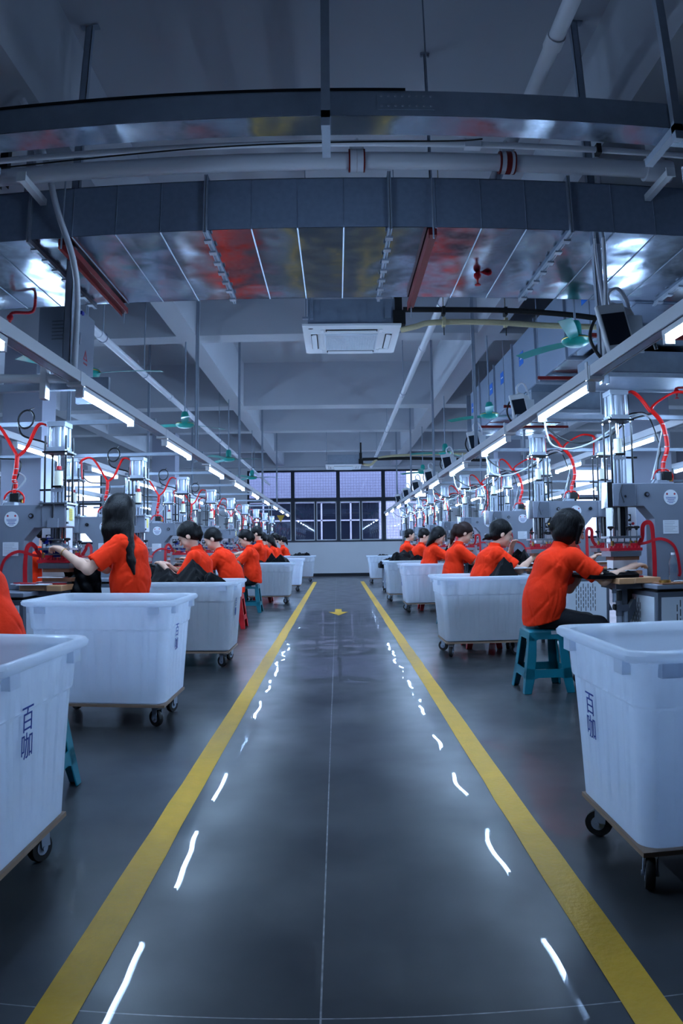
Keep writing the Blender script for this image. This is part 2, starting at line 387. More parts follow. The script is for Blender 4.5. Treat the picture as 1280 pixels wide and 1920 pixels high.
# floor lines
def lines(name, x0, x1):
    b = MB(); n = 90; vs = []; r = random.Random(3)
    ys = [-2+ (22.4+2)*i/n for i in range(n+1)]
    for y in ys:
        vs += [(x0+r.uniform(-.003, .003), y, .002), (x1+r.uniform(-.003, .003), y, .002)]
    b.add(vs, [(2*i, 2*i+1, 2*i+3, 2*i+2) for i in range(n)])
    return struct(b.build(name, 'line'))
lines('floor_stripe', -.80, -.68); lines('floor_stripe', .715, .835)
ar = MB().prism([(-.06, 12.9), (.06, 12.9), (.06, 12.35), (.17, 12.35), (0, 11.75), (-.17, 12.35), (-.06, 12.35)], .0005, .003, 'z')
struct(ar.build('floor_arrow', 'line'))

# ================================================================== OVERHEAD SERVICES
# cable trunk nearest the camera
tr = thing('cable_trunk', 'galvanised cable trunking crossing the aisle, nearest the camera at the top', 'cable trunking', (0, 3.1, 3.29))
MB().box(-6, .36, 0, .17, 0, .145, 0).box(-6, .36, -.006, .01, .138, .152, 1).build('trunk_body', ['galv', 'rod'], tr)
MB().box(.36, 6, 0, .17, 0, .14).build('trunk_body', 'galv', tr)
MB().box(-6, 6, .001, .169, -.004, 0).build('trunk_base', 'ductb', tr)
j = MB().box(.22, .50, -.004, 0, .03, .125, 0)
for xx in [.24+.035*i for i in range(8)]:
    for zz in (.05, .105): j.cyl((xx, -.009, zz), (xx, -.003, zz), .006, n=8, m=1)
j.build('joint_plate', ['galv', 'alu'], tr)
for i, x in enumerate((-1.86, -.035, 1.74)):
    o = MB()
    o.box(x-.022, x+.022, 3.05, 3.09, 3.2, ZC-.02, 0)
    o.box(x-.022, x+.022, 3.05, 3.42, 3.245, 3.285, 0); o.box(x-.07, x+.07, 3.0, 3.14, ZC-.012, ZC, 0)
    ob = o.build('strut_hanger', ['galvd', 'rod'])
    tag(ob, ['steel channel hanger at the left end of the near cable trunk', 'steel channel hanger at the middle of the near cable trunk', 'steel channel hanger at the right end of the near cable trunk'][i], 'hanger', 'trunk hangers')
# white drain pipe with two couplings, thin conduit beneath the trunk
dp = thing('drain_pipe', 'thick white plastic pipe crossing above the big duct', 'pipe', (0, 4.12, 3.64))
MB().tube([(x, 0, 0) for x in (-8, -2, 2.1)], .056, 20).build('pipe', 'pvc', dp)
MB().tube([(2.06, 0, 0), (2.24, 0, 0)], .075, 20).tube([(2.15, 0, 0), (2.15, 0, .35)], .06, 16).build('elbow', 'pvc', dp)
for x, mt in ((.15, 0), (1.12, 1)):
    MB().tube([(x-.05, 0, 0), (x+.05, 0, 0)], .072, 20).tube([(x-.052, 0, 0), (x-.042, 0, 0)], .074, 20, m=1).tube([(x+.042, 0, 0), (x+.052, 0, 0)], .074, 20, m=1).tube([(x-.012*mt, 0, 0), (x+.022*mt+.001, 0, 0)], .0735, 20, m=1).build('coupling', ['pvc', 'redpipe'], dp)
    MB().box(x-.03, x+.03, -.03, .03, .065, .085).cyl((x, 0, .08), (x, 0, .16), .012, n=8).box(x-.045, x+.045, -.008, .008, .085, .10).build('pipe_clamp', 'white', dp)
tag(MB().tube([(x, 3.88, 3.618) for x in (-7, 0, 7)], .019, 12).box(.8, .9, 3.855, 3.905, 3.59, 3.645).box(1.28+.35, 1.30+.36, 3.853, 3.907, 3.585, 3.65, 1).build('conduit', ['pvc', 'black']), 'slim white conduit crossing just below the near cable trunk', 'conduit')
tag(MB().tube(smooth_path([(-5, 3.8, 3.47), (-2, 3.8, 3.52), (-.6, 3.8, 3.565), (.6, 3.8, 3.585), (.9, 3.82, 3.62)], 8), .005, 6).build('hanging_wire', 'black'), 'thin black wire running along the thick white pipe', 'wire')
for i, x in enumerate((-1.98, 2.16)):
    o = MB(); s = -1 if i == 0 else 1
    o.box(x-.022, x+.022, 3.96, 4.32, 3.52, 3.565, 0); o.box(x-.03, x+.03, 3.955, 3.965, 3.51, 3.575, 0)
    tag(o.build('pipe_bracket', 'white'), 'white bracket under the thick pipe at the %s' % ('left' if i == 0 else 'right'), 'bracket', 'pipe brackets')
# big transverse duct
dk = thing('air_duct', 'large galvanised air duct crossing the whole aisle overhead', 'air duct', (0, 4.33, 3.28))
D = MB(); D.box(-9, 9, 0, .006, 0, .36)
for k in range(-30, 30):
    x = .37+k*.305
    D.tube([(x, -.001, .004), (x, -.001, .355)], .004, 4)
D.build('duct_side', 'ductf', dk)
MB().box(-9, 9, 1.33, 1.336, 0, .36).box(-9, 9, 0, 1.336, .355, .36).build('duct_top', 'ductf', dk)
D = MB(); nx, ny = 240, 6; g = []
for i in range(nx+1):
    x = -9+18*i/nx
    for jj in range(ny+1):
        g.append((x, 1.336*jj/ny, 0.0))
D.add(g, [(i*(ny+1)+jj, (i+1)*(ny+1)+jj, (i+1)*(ny+1)+jj+1, i*(ny+1)+jj+1) for i in range(nx) for jj in range(ny)])
D.build('duct_bottom', 'ductb', dk)
D = MB()
for k in range(-30, 30):
    x = .37+k*.305
    if (k % 4) != 0: D.tube([(x, 0.0, -.002), (x, 1.336, -.002)], .005, 4)
D.build('standing_seams', 'galv', dk)
for k in range(-6, 7):
    x = .37+k*1.22
    D = MB().box(x-.012, x-.002, -.03, 1.366, -.03, .39).box(x+.002, x+.012, -.03, 1.366, -.03, .39)
    for q in range(7): D.box(x-.025, x+.025, .08+q*.19, .13+q*.19, -.042, -.028, 1)
    D.build('duct_flange', ['galvd', 'alu'], dk)
for i, x in enumerate((-2.42, -1.82, .65)):
    y0 = 4.31
    tag(MB().box(x-.025, x+.025, y0, 5.75, 3.215, 3.262, 0).box(x-.03, x-.025, y0, 5.75, 3.19, 3.262, 0).cyl((x, 4.29, 3.18), (x, 4.29, 3.70 if i < 2 else ZC), .006, n=6, m=1).cyl((x, 5.72, 3.12), (x, 5.72, 3.8), .006, n=6, m=1).build('duct_support_bar', ['redpipe', 'galvd']),
        ['red steel bar under the big duct at the far left edge', 'red steel bar under the big duct behind the left post', 'red steel bar under the big duct right of the ceiling cassette'][i], 'support bar', 'red bars carrying the big duct') if i else None
# right-hand duct running down the room
rd = thing('branch_duct', 'galvanised branch duct with blue stickers running down the right side', 'air duct', (2.62, 0, 3.27))
MB().box(0, 1.3, 5.66, 13.2, .0, .82).build('duct_body', 'ductf', rd)
MB().box(0.02, 1.28, 5.67, 13.18, -.006, -.001).build('duct_bottom', 'ductb', rd)
for k in range(7):
    y = 6.3+k*1.2
    MB().box(-.03, 1.33, y-.014, y-.003, -.03, .85).box(-.03, 1.33, y+.003, y+.014, -.03, .85).build('duct_flange', 'galvd', rd)
for y in (6.75, 9.35, 10.5, 11.3, 12.9):
    MB().box(-.004, 0, y, y+.22, .42, .60).box(-.005, -.003, y+.05, y+.17, .5, .52, 1).build('sticker', ['stickb', 'label'], rd)
bo = thing('air_outlet', 'grey galvanised outlet box hanging under the right branch duct', 'air outlet', (2.7, 0, 2.93), group='outlets under the branch duct')
MB().box(0.1, 1.5, 7.05, 7.7, .02, .30).build('box', 'galv', bo); MB().box(.08, 1.52, 7.0, 7.05, 0, .05).box(.08, 1.52, 7.7, 7.75, 0, .05).box(.45, .60, 7.2, 7.4, .28, .36).build('outlet_rim', 'galvd', bo)
for (y, l) in ((9.3, 'grey outlet box under the branch duct, farther down the room'),): dup(bo, loc=(2.6, y-7.05, 2.97), label=l)
bo['label'] = 'grey outlet box under the branch duct, nearest the camera'
for i, (y, z) in enumerate(((6.5, 3.2), (8.3, 3.2), (10.1, 3.2), (11.9, 3.2))):
    tag(MB().box(2.5, 4.1, y-.02, y+.02, z, z+.04, 0).cyl((2.52, y, z-.05), (2.52, y, ZC), .006, n=6, m=1).cyl((4.08, y, z-.05), (4.08, y, ZC), .006, n=6, m=1).build('branch_support_bar', ['redpipe', 'galvd']),
        'red cross bar %s from the camera under the right branch duct' % ORD[i], 'support bar', 'red bars under the branch duct')
# AC cassettes
def cassette(x, y, z, sc, label):
    t = thing('ceiling_cassette', label, 'air conditioner', (x, y, z), 0, 'ceiling cassette air conditioners')
    h = .475
    P = MB(); n = 32
    def sq(hh, z): return [(-hh, -hh, z), (hh, -hh, z), (hh, hh, z), (-hh, hh, z)]
    P.add(sq(h, .035)+sq(h, .015)+sq(h-.03, 0), [(0, 1, 5, 4), (1, 2, 6, 5), (2, 3, 7, 6), (3, 0, 4, 7), (4, 5, 9, 8), (5, 6, 10, 9), (6, 7, 11, 10), (7, 4, 8, 11), (8, 9, 10, 11), (3, 2, 1, 0)])
    P.ell((-h+.08, -h+.045, -.001), (.025, .012, .003), m=1)
    P.build('panel', ['white', 'dark'], t)
    G = MB(); G.box(-.26, .26, -.26, .26, -.016, -.001, 0)
    for i in range(-9, 10): G.box(i*.026-.002, i*.026+.002, -.25, .25, -.020, -.016, 1); G.box(-.25, .25, i*.026-.002, i*.026+.002, -.020, -.016, 1)
    G.build('intake_grille', ['panelw', 'label'], t)
    for k in range(4):
        R = Rz(k*PI/2); s = MB(); s.box(-.25, .25, -.40, -.335, -.004, .006, 1)
        s.box(-.24, .24, -.395, -.33, -.010, .0, 0, R=Rx(.35)); s.box(-.30, -.27, -.40, -.30, -.006, 0, 0); s.box(.27, .30, -.40, -.30, -.006, 0, 0)
        s.v = [tuple(R @ Vector(p)) for p in s.v]; s.build('louvre', ['white', 'dark'], t)
    B = MB().box(-.42, .42, -.42, .42, .035, .30)
    for xx in (-.3, -.1, .15): B.box(xx, xx+.16, -.425, -.42, .05, .28)
    B.box(-.40, -.37, -.44, -.42, .1, .3).box(.32, .38, -.45, -.42, .1, .2)
    B.build('housing', 'galv', t)
    MB().box(.40, .52, -.44, -.30, .04, .18).box(.42, .49, -.43, -.34, .18, .34).tube([(.46, -.38, .15), (.46, -.38, .62)], .022, 10).build('valve_box', 'foam', t)
    for sx in (-.45, .45):
        for sy in (-.3, .3): MB().cyl((sx, sy, .15), (sx, sy, ZC-z), .005, n=6).box(sx-.03, sx+.03, sy-.02, sy+.02, .14, .16).build('hanger_rod', 'galvd', t)
    return t
cassette(.16, 6.92, 3.27, 1, 'white ceiling cassette with steel housing just behind the big duct')
cassette(.18, 18.6, 3.27, 1, 'small distant white ceiling cassette in front of the far windows')
for nm, pts, mt, r, lb in (
    ('refrigerant_pipe', [(.66, 6.5, 3.46), (1.2, 6.5, 3.46), (1.7, 6.45, 3.44), (2.2, 6.3, 3.36), (2.62, 6.2, 3.28)], 'foam', .027, 'thick black insulated pipe leaving the near ceiling cassette'),
    ('drain_hose', [(.64, 6.55, 3.27), (.78, 6.5, 3.29), (.95, 6.5, 3.33), (1.5, 6.45, 3.32), (2.0, 6.4, 3.28), (2.6, 6.3, 3.24)], 'tan', .028, 'cream corrugated drain hose beside the near ceiling cassette'),
    ('refrigerant_pipe', [(.68, 18.2, 3.44), (2.0, 18.1, 3.44), (3.6, 17.9, 3.36), (4.0, 17.8, 3.35)], 'foam', .04, 'black insulated pipe leaving the distant ceiling cassette'),
    ('drain_hose', [(.66, 18.25, 3.33), (.9, 18.2, 3.30), (1.3, 18.15, 3.5), (3, 18.0, 3.54), (4.0, 17.85, 3.5)], 'tan', .035, 'cream drain hose beside the distant ceiling cassette')):
    b = MB().tube(smooth_path(pts, 10), r, 12)
    for k in (1.05, 1.66):
        if pts[0][1] < 10: b.cyl((k, 6.49, 3.2 if mt == 'foam' else 3.28), (k, 6.49, ZC-.01), .005, n=6); b.box(k-.015, k+.015, 6.45, 6.53, pts[2][2]-.04, pts[2][2]+.04)
    tag(b.build(nm, mt), lb, 'pipe' if mt == 'foam' else 'hose')
# sprinkler mains running away from the camera
def main_pipe(x, z, r, y0, y1, label, hang):
    t = thing('sprinkler_pipe', label, 'pipe', (x, 0, z))
    MB().tube([(0, y0, 0), (0, y1, 0)], r, 14).build('pipe', 'pvc', t)
    for y in hang:
        b = MB(); b.tube([(math.cos(a)*(r+.012), y, math.sin(a)*(r+.012)) for a in [2*PI*q/14 for q in range(14)]], .006, 5, closed=True)
        b.cyl((0, y, r+.01), (0, y, ZC-z), .008, n=6); b.build('ring_hanger', 'galvd', t)
    for y in [y0+1.2+3.1*k for k in range(int((y1-y0)/3.1))]: MB().tube([(0, y-.05, 0), (0, y+.05, 0)], r+.008, 14).build('coupling', 'pvc', t)
    return t
main_pipe(1.22, 3.93, .045, -1, 24.5, 'white sprinkler pipe running down the room above the right of the aisle', [7.6, 12.3, 16.5, 21])
main_pipe(-2.45, 3.40, .041, 5.7, 25, 'white sprinkler pipe running down the room above the left workers', [7.0, 8.6, 11.0, 14.3, 17.2, 20.5])
for i, (x, y, z, L) in enumerate(((-2.74, 5.46, 3.10, .20), (1.10, 5.1, 3.22, .1), (3.65, 7.0, 2.75, .35))):
    b = MB(); b.tube(smooth_path([(x, y, z), (x+.02, y, z+.07), (x+L, y, z+.07 if i != 1 else z+.05), (x+L+.02, y, z+.2)], 5), .014, 8)
    b.lathe([(.004, -.05), (.024, -.048), (.024, -.043), (.006, -.03), (.01, -.01), (.016, 0)], (x, y, z), 10); b.ell((x, y, z+.03), (.03, .022, .03))
    tag(b.build('sprinkler_drop', 'redp'), ['red sprinkler head on its bent pipe under the duct at the upper left', 'red sprinkler head under the big duct right of the centre', 'dark red sprinkler drop under the branch duct at the right'][i], 'sprinkler', 'red sprinkler drops')
# struts and conduits at the edges
def vstrut(x, y, z0, z1, label, w=.02, mt='galvd', plate=True, group='ceiling struts'):
    b = MB(); b.box(x-w, x+w, y-w, y-w+.006, z0, z1); b.box(x-w, x-w+.004, y-w, y+w, z0, z1); b.box(x+w-.004, x+w, y-w, y+w, z0, z1)
    if plate: b.box(x-w*3.6, x+w*3.6, y-w*2, y+w*2, z1-.012, z1); b.cyl((x-w*2.8, y, z1-.03), (x-w*2.8, y, z1), .008, n=6); b.cyl((x+w*2.8, y, z1-.03), (x+w*2.8, y, z1), .008, n=6)
    return tag(b.build('ceiling_strut', mt), label, 'strut', group)
vstrut(-2.28, 5.7, 3.62, ZC, 'pale channel strut bolted to the ceiling at the upper left', .04, 'pvc')
vstrut(2.28, 5.4, 3.62, ZC, 'pale channel strut bolted to the ceiling at the upper right', .04, 'pvc')
vstrut(.75, 5.0, 3.64, ZC, 'thin strut bolted to the ceiling above the trunk, right of centre', .010)
vstrut(-2.27, 4.28, 3.66, ZC, 'dark channel strut at the top left corner', .028, 'rod', False)
vstrut(2.24, 4.25, 3.66, ZC, 'dark channel strut at the top right, inner of two', .028, 'rod', False)

vstrut(-2.62, 5.4, 3.64, ZC, 'pale channel strut beyond the dark one at the top left corner', .03, 'pvc', False)
# ================================================================== LIGHT RAILS
YM = [5.45+2.3*k for k in range(9)]            # press stations down the room
def rail(x, z, y0, y1, label):
    b = MB(); b.box(x-.035, x+.035, y0, y1, z+.055, z+.115, 0); b.box(x-.045, x-.035, y0, y1, z+.05, z+.12, 0); b.box(x+.035, x+.045, y0, y1, z+.05, z+.12, 0)
    b.box(x-.03, x+.03, y0, y1, z+.05, z+.056, 1)
    return tag(b.build('light_rail', ['white', 'galv']), label, 'rail', 'light rails')
rail(-1.70, 2.22, 1.0, 24.6, 'long pale rail carrying the tube lights above the workers left of the aisle')
rail(1.70, 2.22, 1.0, 24.6, 'long pale rail carrying the tube lights above the workers right of the aisle')
rail(-3.42, 2.28, 1.0, 24.6, 'pale rail carrying tube lights behind the left row of presses')
rail(3.42, 2.28, 1.0, 24.6, 'pale rail carrying tube lights behind the right row of presses')
rail(-5.4, 2.28, 1.0, 24.6, 'outermost pale tube light rail far out on the left')
rail(5.4, 2.28, 1.0, 24.6, 'outermost pale tube light rail far out on the right')
def tube_light(x, y, z, label):
    t = thing('tube_light', label, 'tube light', (x, y, z), 0, 'tube lights on the rails')
    MB().box(-.028, .028, 0, 1.2, .022, .052).build('batten', 'white', t)
    MB().tube([(0, .03, 0), (0, 1.17, 0)], .0145, 10).build('tube', 'tube', t)
    for a, b in ((0, .03), (1.17, 1.2)): MB().box(-.026, .026, a, b, -.024, .03).build('end_cap', 'white', t)
    return t
tl = None
for x, nm in ((-1.70, 'left aisle rail'), (1.70, 'right aisle rail'), (-3.42, 'rail behind the left presses'), (3.42, 'rail behind the right presses'), (-5.4, 'outermost left rail'), (5.4, 'outermost right rail')):
    for k in range(-1 if abs(x) < 2 else 0, 9):
        y = (4.42 if abs(x) < 2 else 4.75)+2.3*k; z = 2.215 if abs(x) < 2 else 2.275
        lb = 'lit white tube light, %s from the camera on the %s' % (ORD[k+1], nm)
        if tl is None: tl = tube_light(x, y, z, lb)
        else: dup(tl, loc=(x, y, z), label=lb)
# white junction blocks over each aisle tube and hanging posts
jb = tag(MB().box(-.05, .05, -.04, .04, .0, .09).box(-.058, -.05, -.02, .02, .0, .12).build('rail_bracket', 'white', loc=(-1.70, 4.38, 2.25)), 'white bracket block on the left rail', 'bracket', 'brackets on the light rails')
for x in (-1.70, 1.70):
    for k in range(-1, 9):
        lb = 'white bracket at the near end of the %s tube, %s aisle rail' % (ORD[k+1], 'left' if x < 0 else 'right')
        if x < 0 and k == -1: jb.location = (x, 4.36+2.3*k, 2.25); jb['label'] = lb; continue
        dup(jb, loc=(x, 4.36+2.3*k, 2.25), label=lb)
def post(x, y, z0, label, z1=ZC, w=.02):
    b = MB(); b.box(x-w, x+w, y-w, y-w+.005, z0, z1); b.box(x-w, x-w+.004, y-w, y+w, z0, z1); b.box(x+w-.004, x+w, y-w, y+w, z0, z1); b.box(x-.07, x+.07, y-.03, y+.03, z1-.01, z1)
    return tag(b.build('hanging_post', 'galvd'), label, 'post', 'posts holding the light rails')
for x, sd in ((-1.79, 'left'), (1.79, 'right')):
    for i, y in enumerate((4.55, 8.75, 12.65, 16.6, 20.6)):
        post(x if i else x*1.03, y, 2.27, 'steel post holding the %s light rail, %s from the camera' % (sd, ORD[i]), w=.026 if i == 0 else .02)
for x, sd in ((-3.5, 'left'), (3.5, 'right')):
    for i, y in enumerate((8.75, 12.65, 16.6, 20.6)):
        post(x, y, 2.33, 'steel post holding the %s back rail, %s from the camera' % (sd, ORD[i]))
for sx, sd in ((-1, 'left'), (1, 'right')):
    for k in range(8):
        y = 6.25+2.3*k
        tag(MB().box(min(sx*1.66, sx*3.46), max(sx*1.66, sx*3.46), y-.02, y+.02, 2.335, 2.375).build('cross_strut', 'galvd'), 'steel cross bar joining the two %s rails, %s from the camera' % (sd, ORD[k]), 'strut', 'cross bars between the light rails')
        tag(MB().box(-.06+sx*5.3, .06+sx*5.3, y-.02, y+.02, 2.30, 2.34).box(min(sx*3.46, sx*7.2), max(sx*3.46, sx*7.2), y-.02, y+.02, 2.34, 2.38).build('cross_strut', 'galvd'), 'steel bar reaching outward from the %s back rail, %s from the camera' % (sd, ORD[k]), 'strut', 'bars outside the back rails')
# ceiling fans
def fan(x, y, z, rot, label):
    t = thing('ceiling_fan', label, 'ceiling fan', (x, y, z), rot, 'teal ceiling fans')
    MB().lathe([(.02, -.045), (.09, -.04), (.125, -.015), (.135, .01), (.125, .03), (.06, .045), (.05, .05)], n=28).lathe([(.136, .008), (.1375, .012), (.136, .016)], n=28, m=1).build('motor', ['fan', 'gold'], t)
    MB().lathe([(.05, .05), (.055, .06), (.055, .15), (.04, .19), (.015, .20)], n=18).build('canopy', 'fan', t)
    MB().cyl((0, 0, .19), (0, 0, ZC-z), .011, n=8).lathe([(.05, ZC-z-.08), (.03, ZC-z-.1), (.02, ZC-z-.11)], n=12).build('down_rod', 'galvd', t)
    for k in range(3):
        R = Rz(k*2*PI/3); b = MB(); vs = []
        for i in range(9):
            u = i/8; r = .11+.58*u; wd = .040+.018*math.sin(PI*min(1, u*1.2)*.5); tl_ = .28-.14*u; dz = .01*math.sin(u*PI)
            for s_, th in ((-1, .0015), (1, .0015)):
                for q in (-1, 1): vs.append((r, s_*wd, dz+s_*wd*math.sin(tl_)+q*th))
        fs = []
        for i in range(8):
            a = i*4; c = a+4; fs += [(a, a+2, c+2, c), (a+1, c+1, c+3, a+3), (a, c, c+1, a+1), (a+2, a+3, c+3, c+2)]
        fs += [(0, 1, 3, 2), (32, 34, 35, 33)]
        b.add([tuple(R @ Vector(p)) for p in vs], fs); b.build('blade', 'fan', t)
    return t
fan0 = None
for sx, sd, ys in ((-1, 'left', (5.85, 9.9, 14.0, 17.9)), (1, 'right', (6.05, 9.75, 13.9, 17.6))):
    for i, y in enumerate(ys):
        lb = ['teal ceiling fan %s, %s from the camera' % ('behind the grey cabinet' if sd == 'left' else 'in front of the right branch duct', ORD[i]), 'teal ceiling fan over the %s presses, second from the camera' % sd, 'teal ceiling fan over the %s presses, third from the camera' % sd, 'small distant teal ceiling fan over the %s presses before the windows' % sd][i]
        z = (2.72 if i == 0 else 2.96) if sx < 0 else 3.02; rot = [(.02, .75, .1, 0.05), (2.15, 2.4, .9, .3)][0 if sx < 0 else 1][i]
        if fan0 is None: fan0 = fan(sx*2.2, y, z, rot, lb); fan1 = fan(sx*2.2, 9.9, 2.96, .75, 'teal ceiling fan over the left presses, second from the camera')
        elif sx < 0 and i == 1: pass
        else: dup(fan1, loc=(sx*2.2, y, z), rz=rot, label=lb)
# electric cabinet on the left rail
ec = thing('electric_cabinet', 'grey steel electric cabinet with warning triangle above the left rail', 'electric cabinet', (-2.10, 5.15, 2.50))
MB().box(-.15, .145, -.19, .19, 0, .52).build('body', 'cabinet', ec, bev=.004)
MB().box(.10, .36, -.02, .02, -.2, .0).box(.10, .14, -.15, .15, -.03, .0).build('mounting_bracket', 'galvd', ec)
v = MB()
for k in range(6): v.box(-.04, .08, -.195, -.19, .26+k*.028, .268+k*.028)
v.build('louvres', 'mgrey2', ec)
dr = MB().box(.147, .160, -.185, .185, .005, .515).build('door', 'cabdoor', ec, bev=.003)
MB().box(.160, .172, -.155, -.135, .23, .32).build('handle', 'chrome', dr)
tri = MB()
A3 = [(-.045, .14), (.045, .14), (0, .225)]; B3 = [(-.028, .15), (.028, .15), (0, .203)]
for i in range(3):
    a, b, c, d = A3[i], A3[(i+1) % 3], B3[(i+1) % 3], B3[i]
    tri.prism([a, b, c, d], .1605, .1615, 'x')
tri.prism([(.003, .195), (-.009, .172), (.001, .174), (-.004, .156), (.009, .178), (-.001, .177)], .1605, .1615, 'x')
for k in range(4): tri.box(.1605, .1615, -.04+k*.022, -.026+k*.022, .105, .120)
tri.build('warning_mark', 'inkr', dr)
MB().box(.155, .175, -.14, -.10, .47, .495).build('maker_plate', 'blue', dr)
tag(MB().tube(smooth_path([(-2.05, 4.0, 4.15), (-1.95, 4.2, 3.83), (-1.85, 4.25, 3.45), (-1.76, 4.35, 3.14), (-1.77, 4.5, 2.9), (-1.79, 4.55, 2.4)], 8), .022, 12).build('conduit', 'pvc'), 'bent white conduit coming down beside the post at the upper left', 'conduit')
tag(MB().tube(smooth_path([(1.86, 4.42, 3.9), (1.86, 4.43, 3.4), (1.84, 4.42, 2.9), (1.80, 4.42, 2.42)], 6), .014, 8).tube(smooth_path([(1.82, 4.44, 3.6), (1.80, 4.45, 3.2), (1.83, 4.44, 2.7)], 6), .010, 8).build('conduit', 'pvc'), 'white cable conduit running down the near right post', 'conduit')
tag(MB().tube(smooth_path([(2.22, 3.9, 3.55), (2.22, 3.9, 3.3), (2.24, 3.9, 2.9), (2.3, 3.9, 2.5), (2.32, 3.9, 0)], 6), .014, 8).build('conduit', 'pvc'), 'thin white pipe dropping at the far right edge of the photo', 'conduit')
tag(MB().tube([(-3.4, 4.35, 2.33), (-2.4, 4.36, 2.33), (-1.78, 4.40, 2.31)], .03, 14).box(-1.94, -1.90, 4.33, 4.40, 2.17, 2.40).build('conduit', 'white'), 'fat white corrugated conduit lying along the near left cross bar', 'conduit')
tag(MB().box(-3.4, -1.72, 4.40, 4.45, 2.24, 2.29).build('cross_strut', 'galvd'), 'steel cross bar nearest the camera on the left, under the fat conduit', 'strut')
# touch panels standing on the right rail
def panel(x, y, z, label):
    t = thing('control_panel', label, 'control panel', (x, y, z), 0, 'control panels on the right rail')
    P = [(-.07, 0), (-.02, -.03), (.09, .02), (.10, .17), (.06, .26), (-.03, .30), (-.07, .24)]
    MB().prism(P, -.05, .06, 'y').build('housing', 'white', t, bev=.008)
    R = Ry(-.18)
    MB().box(-.10, .035, -.085, -.055, -.03, .27, R=R).build('front_bezel', 'white', t, bev=.008)
    MB().box(-.088, .022, -.089, -.085, .035, .215, R=R, c=(-.0325, -.07, .12)).build('screen', 'screen', t)
    MB().box(.03, .105, -.058, -.048, .0, .22).build('side_plate', 'panelw', t, bev=.003)
    MB().tube(smooth_path([(-.02, .0, .28), (-.03, .0, .36), (.02, .0, .40), (.06, .0, .33), (.07, -.02, .2), (.10, -.04, .12), (.14, -.03, .06)], 6), .010, 8).build('white_hose', 'pvc', t)
    MB().tube(smooth_path([(-.05, .02, .27), (-.10, .02, .2), (-.12, .02, .1), (-.08, .02, .0), (-.05, .01, -.03)], 6), .008, 8).tube(smooth_path([(.05, .02, .2), (.12, .02, .16), (.18, .02, .12), (.2, .02, .05)], 6), .008, 8).build('cable', 'cable', t)
    return t
pn = None
for k in range(8):
    y = 4.5+2.3*k; lb = 'white control panel with dark screen, %s from the camera on the right rail' % ORD[k]
    if pn is None:
        pn = panel(1.93, y, 2.46, lb)
        pn.scale = (1.5, 1.5, 1.2)
    else: c = dup(pn, loc=(1.86, y, 2.40), label=lb); c.scale = (1.15, 1.15, 1.0)
for k in range(8):
    y = 5.75+2.3*k
    tag(MB().tube(smooth_path([(1.74, y-.1, 2.24), (1.76, y-.1, 2.1), (1.82, y-.08, 2.0), (2.0, y-.05, 1.98), (2.2, y-.1, 2.05), (2.34, y-.2, 2.16), (2.5, y-.28, 2.24), (2.6, y-.3, 2.2)], 6), .009, 8).box(1.72, 1.76, y-.12, y-.08, 2.2, 2.28).build('clear_hose', 'clear'), 'clear hose drooping from the right rail, %s from the camera' % ORD[k], 'hose', 'clear hoses under the right rail')
    tag(MB().tube(smooth_path([(1.70, y, 2.29), (1.85, y, 2.12), (2.05, y-.05, 2.03), (2.3, y-.1, 2.08), (2.45, y-.2, 2.2), (2.62, y-.3, 2.24)], 6), .008, 8).build('black_hose', 'cable'), 'black hose drooping from the right rail, %s from the camera' % ORD[k], 'hose', 'black hoses under the right rail')
    b = MB().tube([(-2.55+.07*math.cos(a), y-.3+.02*math.sin(a), 2.27+.08*math.sin(a)-.02) for a in [PI*.1*q for q in range(20)]], .008, 8, closed=True)
    b.tube(smooth_path([(-2.62, y-.3, 2.25), (-2.58, y-.3, 2.12), (-2.4, y-.25, 2.06), (-2.28, y-.2, 1.98)], 6), .008, 8)
    b.tube([(-2.52, y-.3, 2.33), (-2.52, y-.22, 2.36)], .006, 6)
    tag(b.build('coiled_cable', 'cable'), 'coiled black cable hung from the left cross bars, %s from the camera' % ORD[k], 'cable', 'coiled cables on the left cross bars')

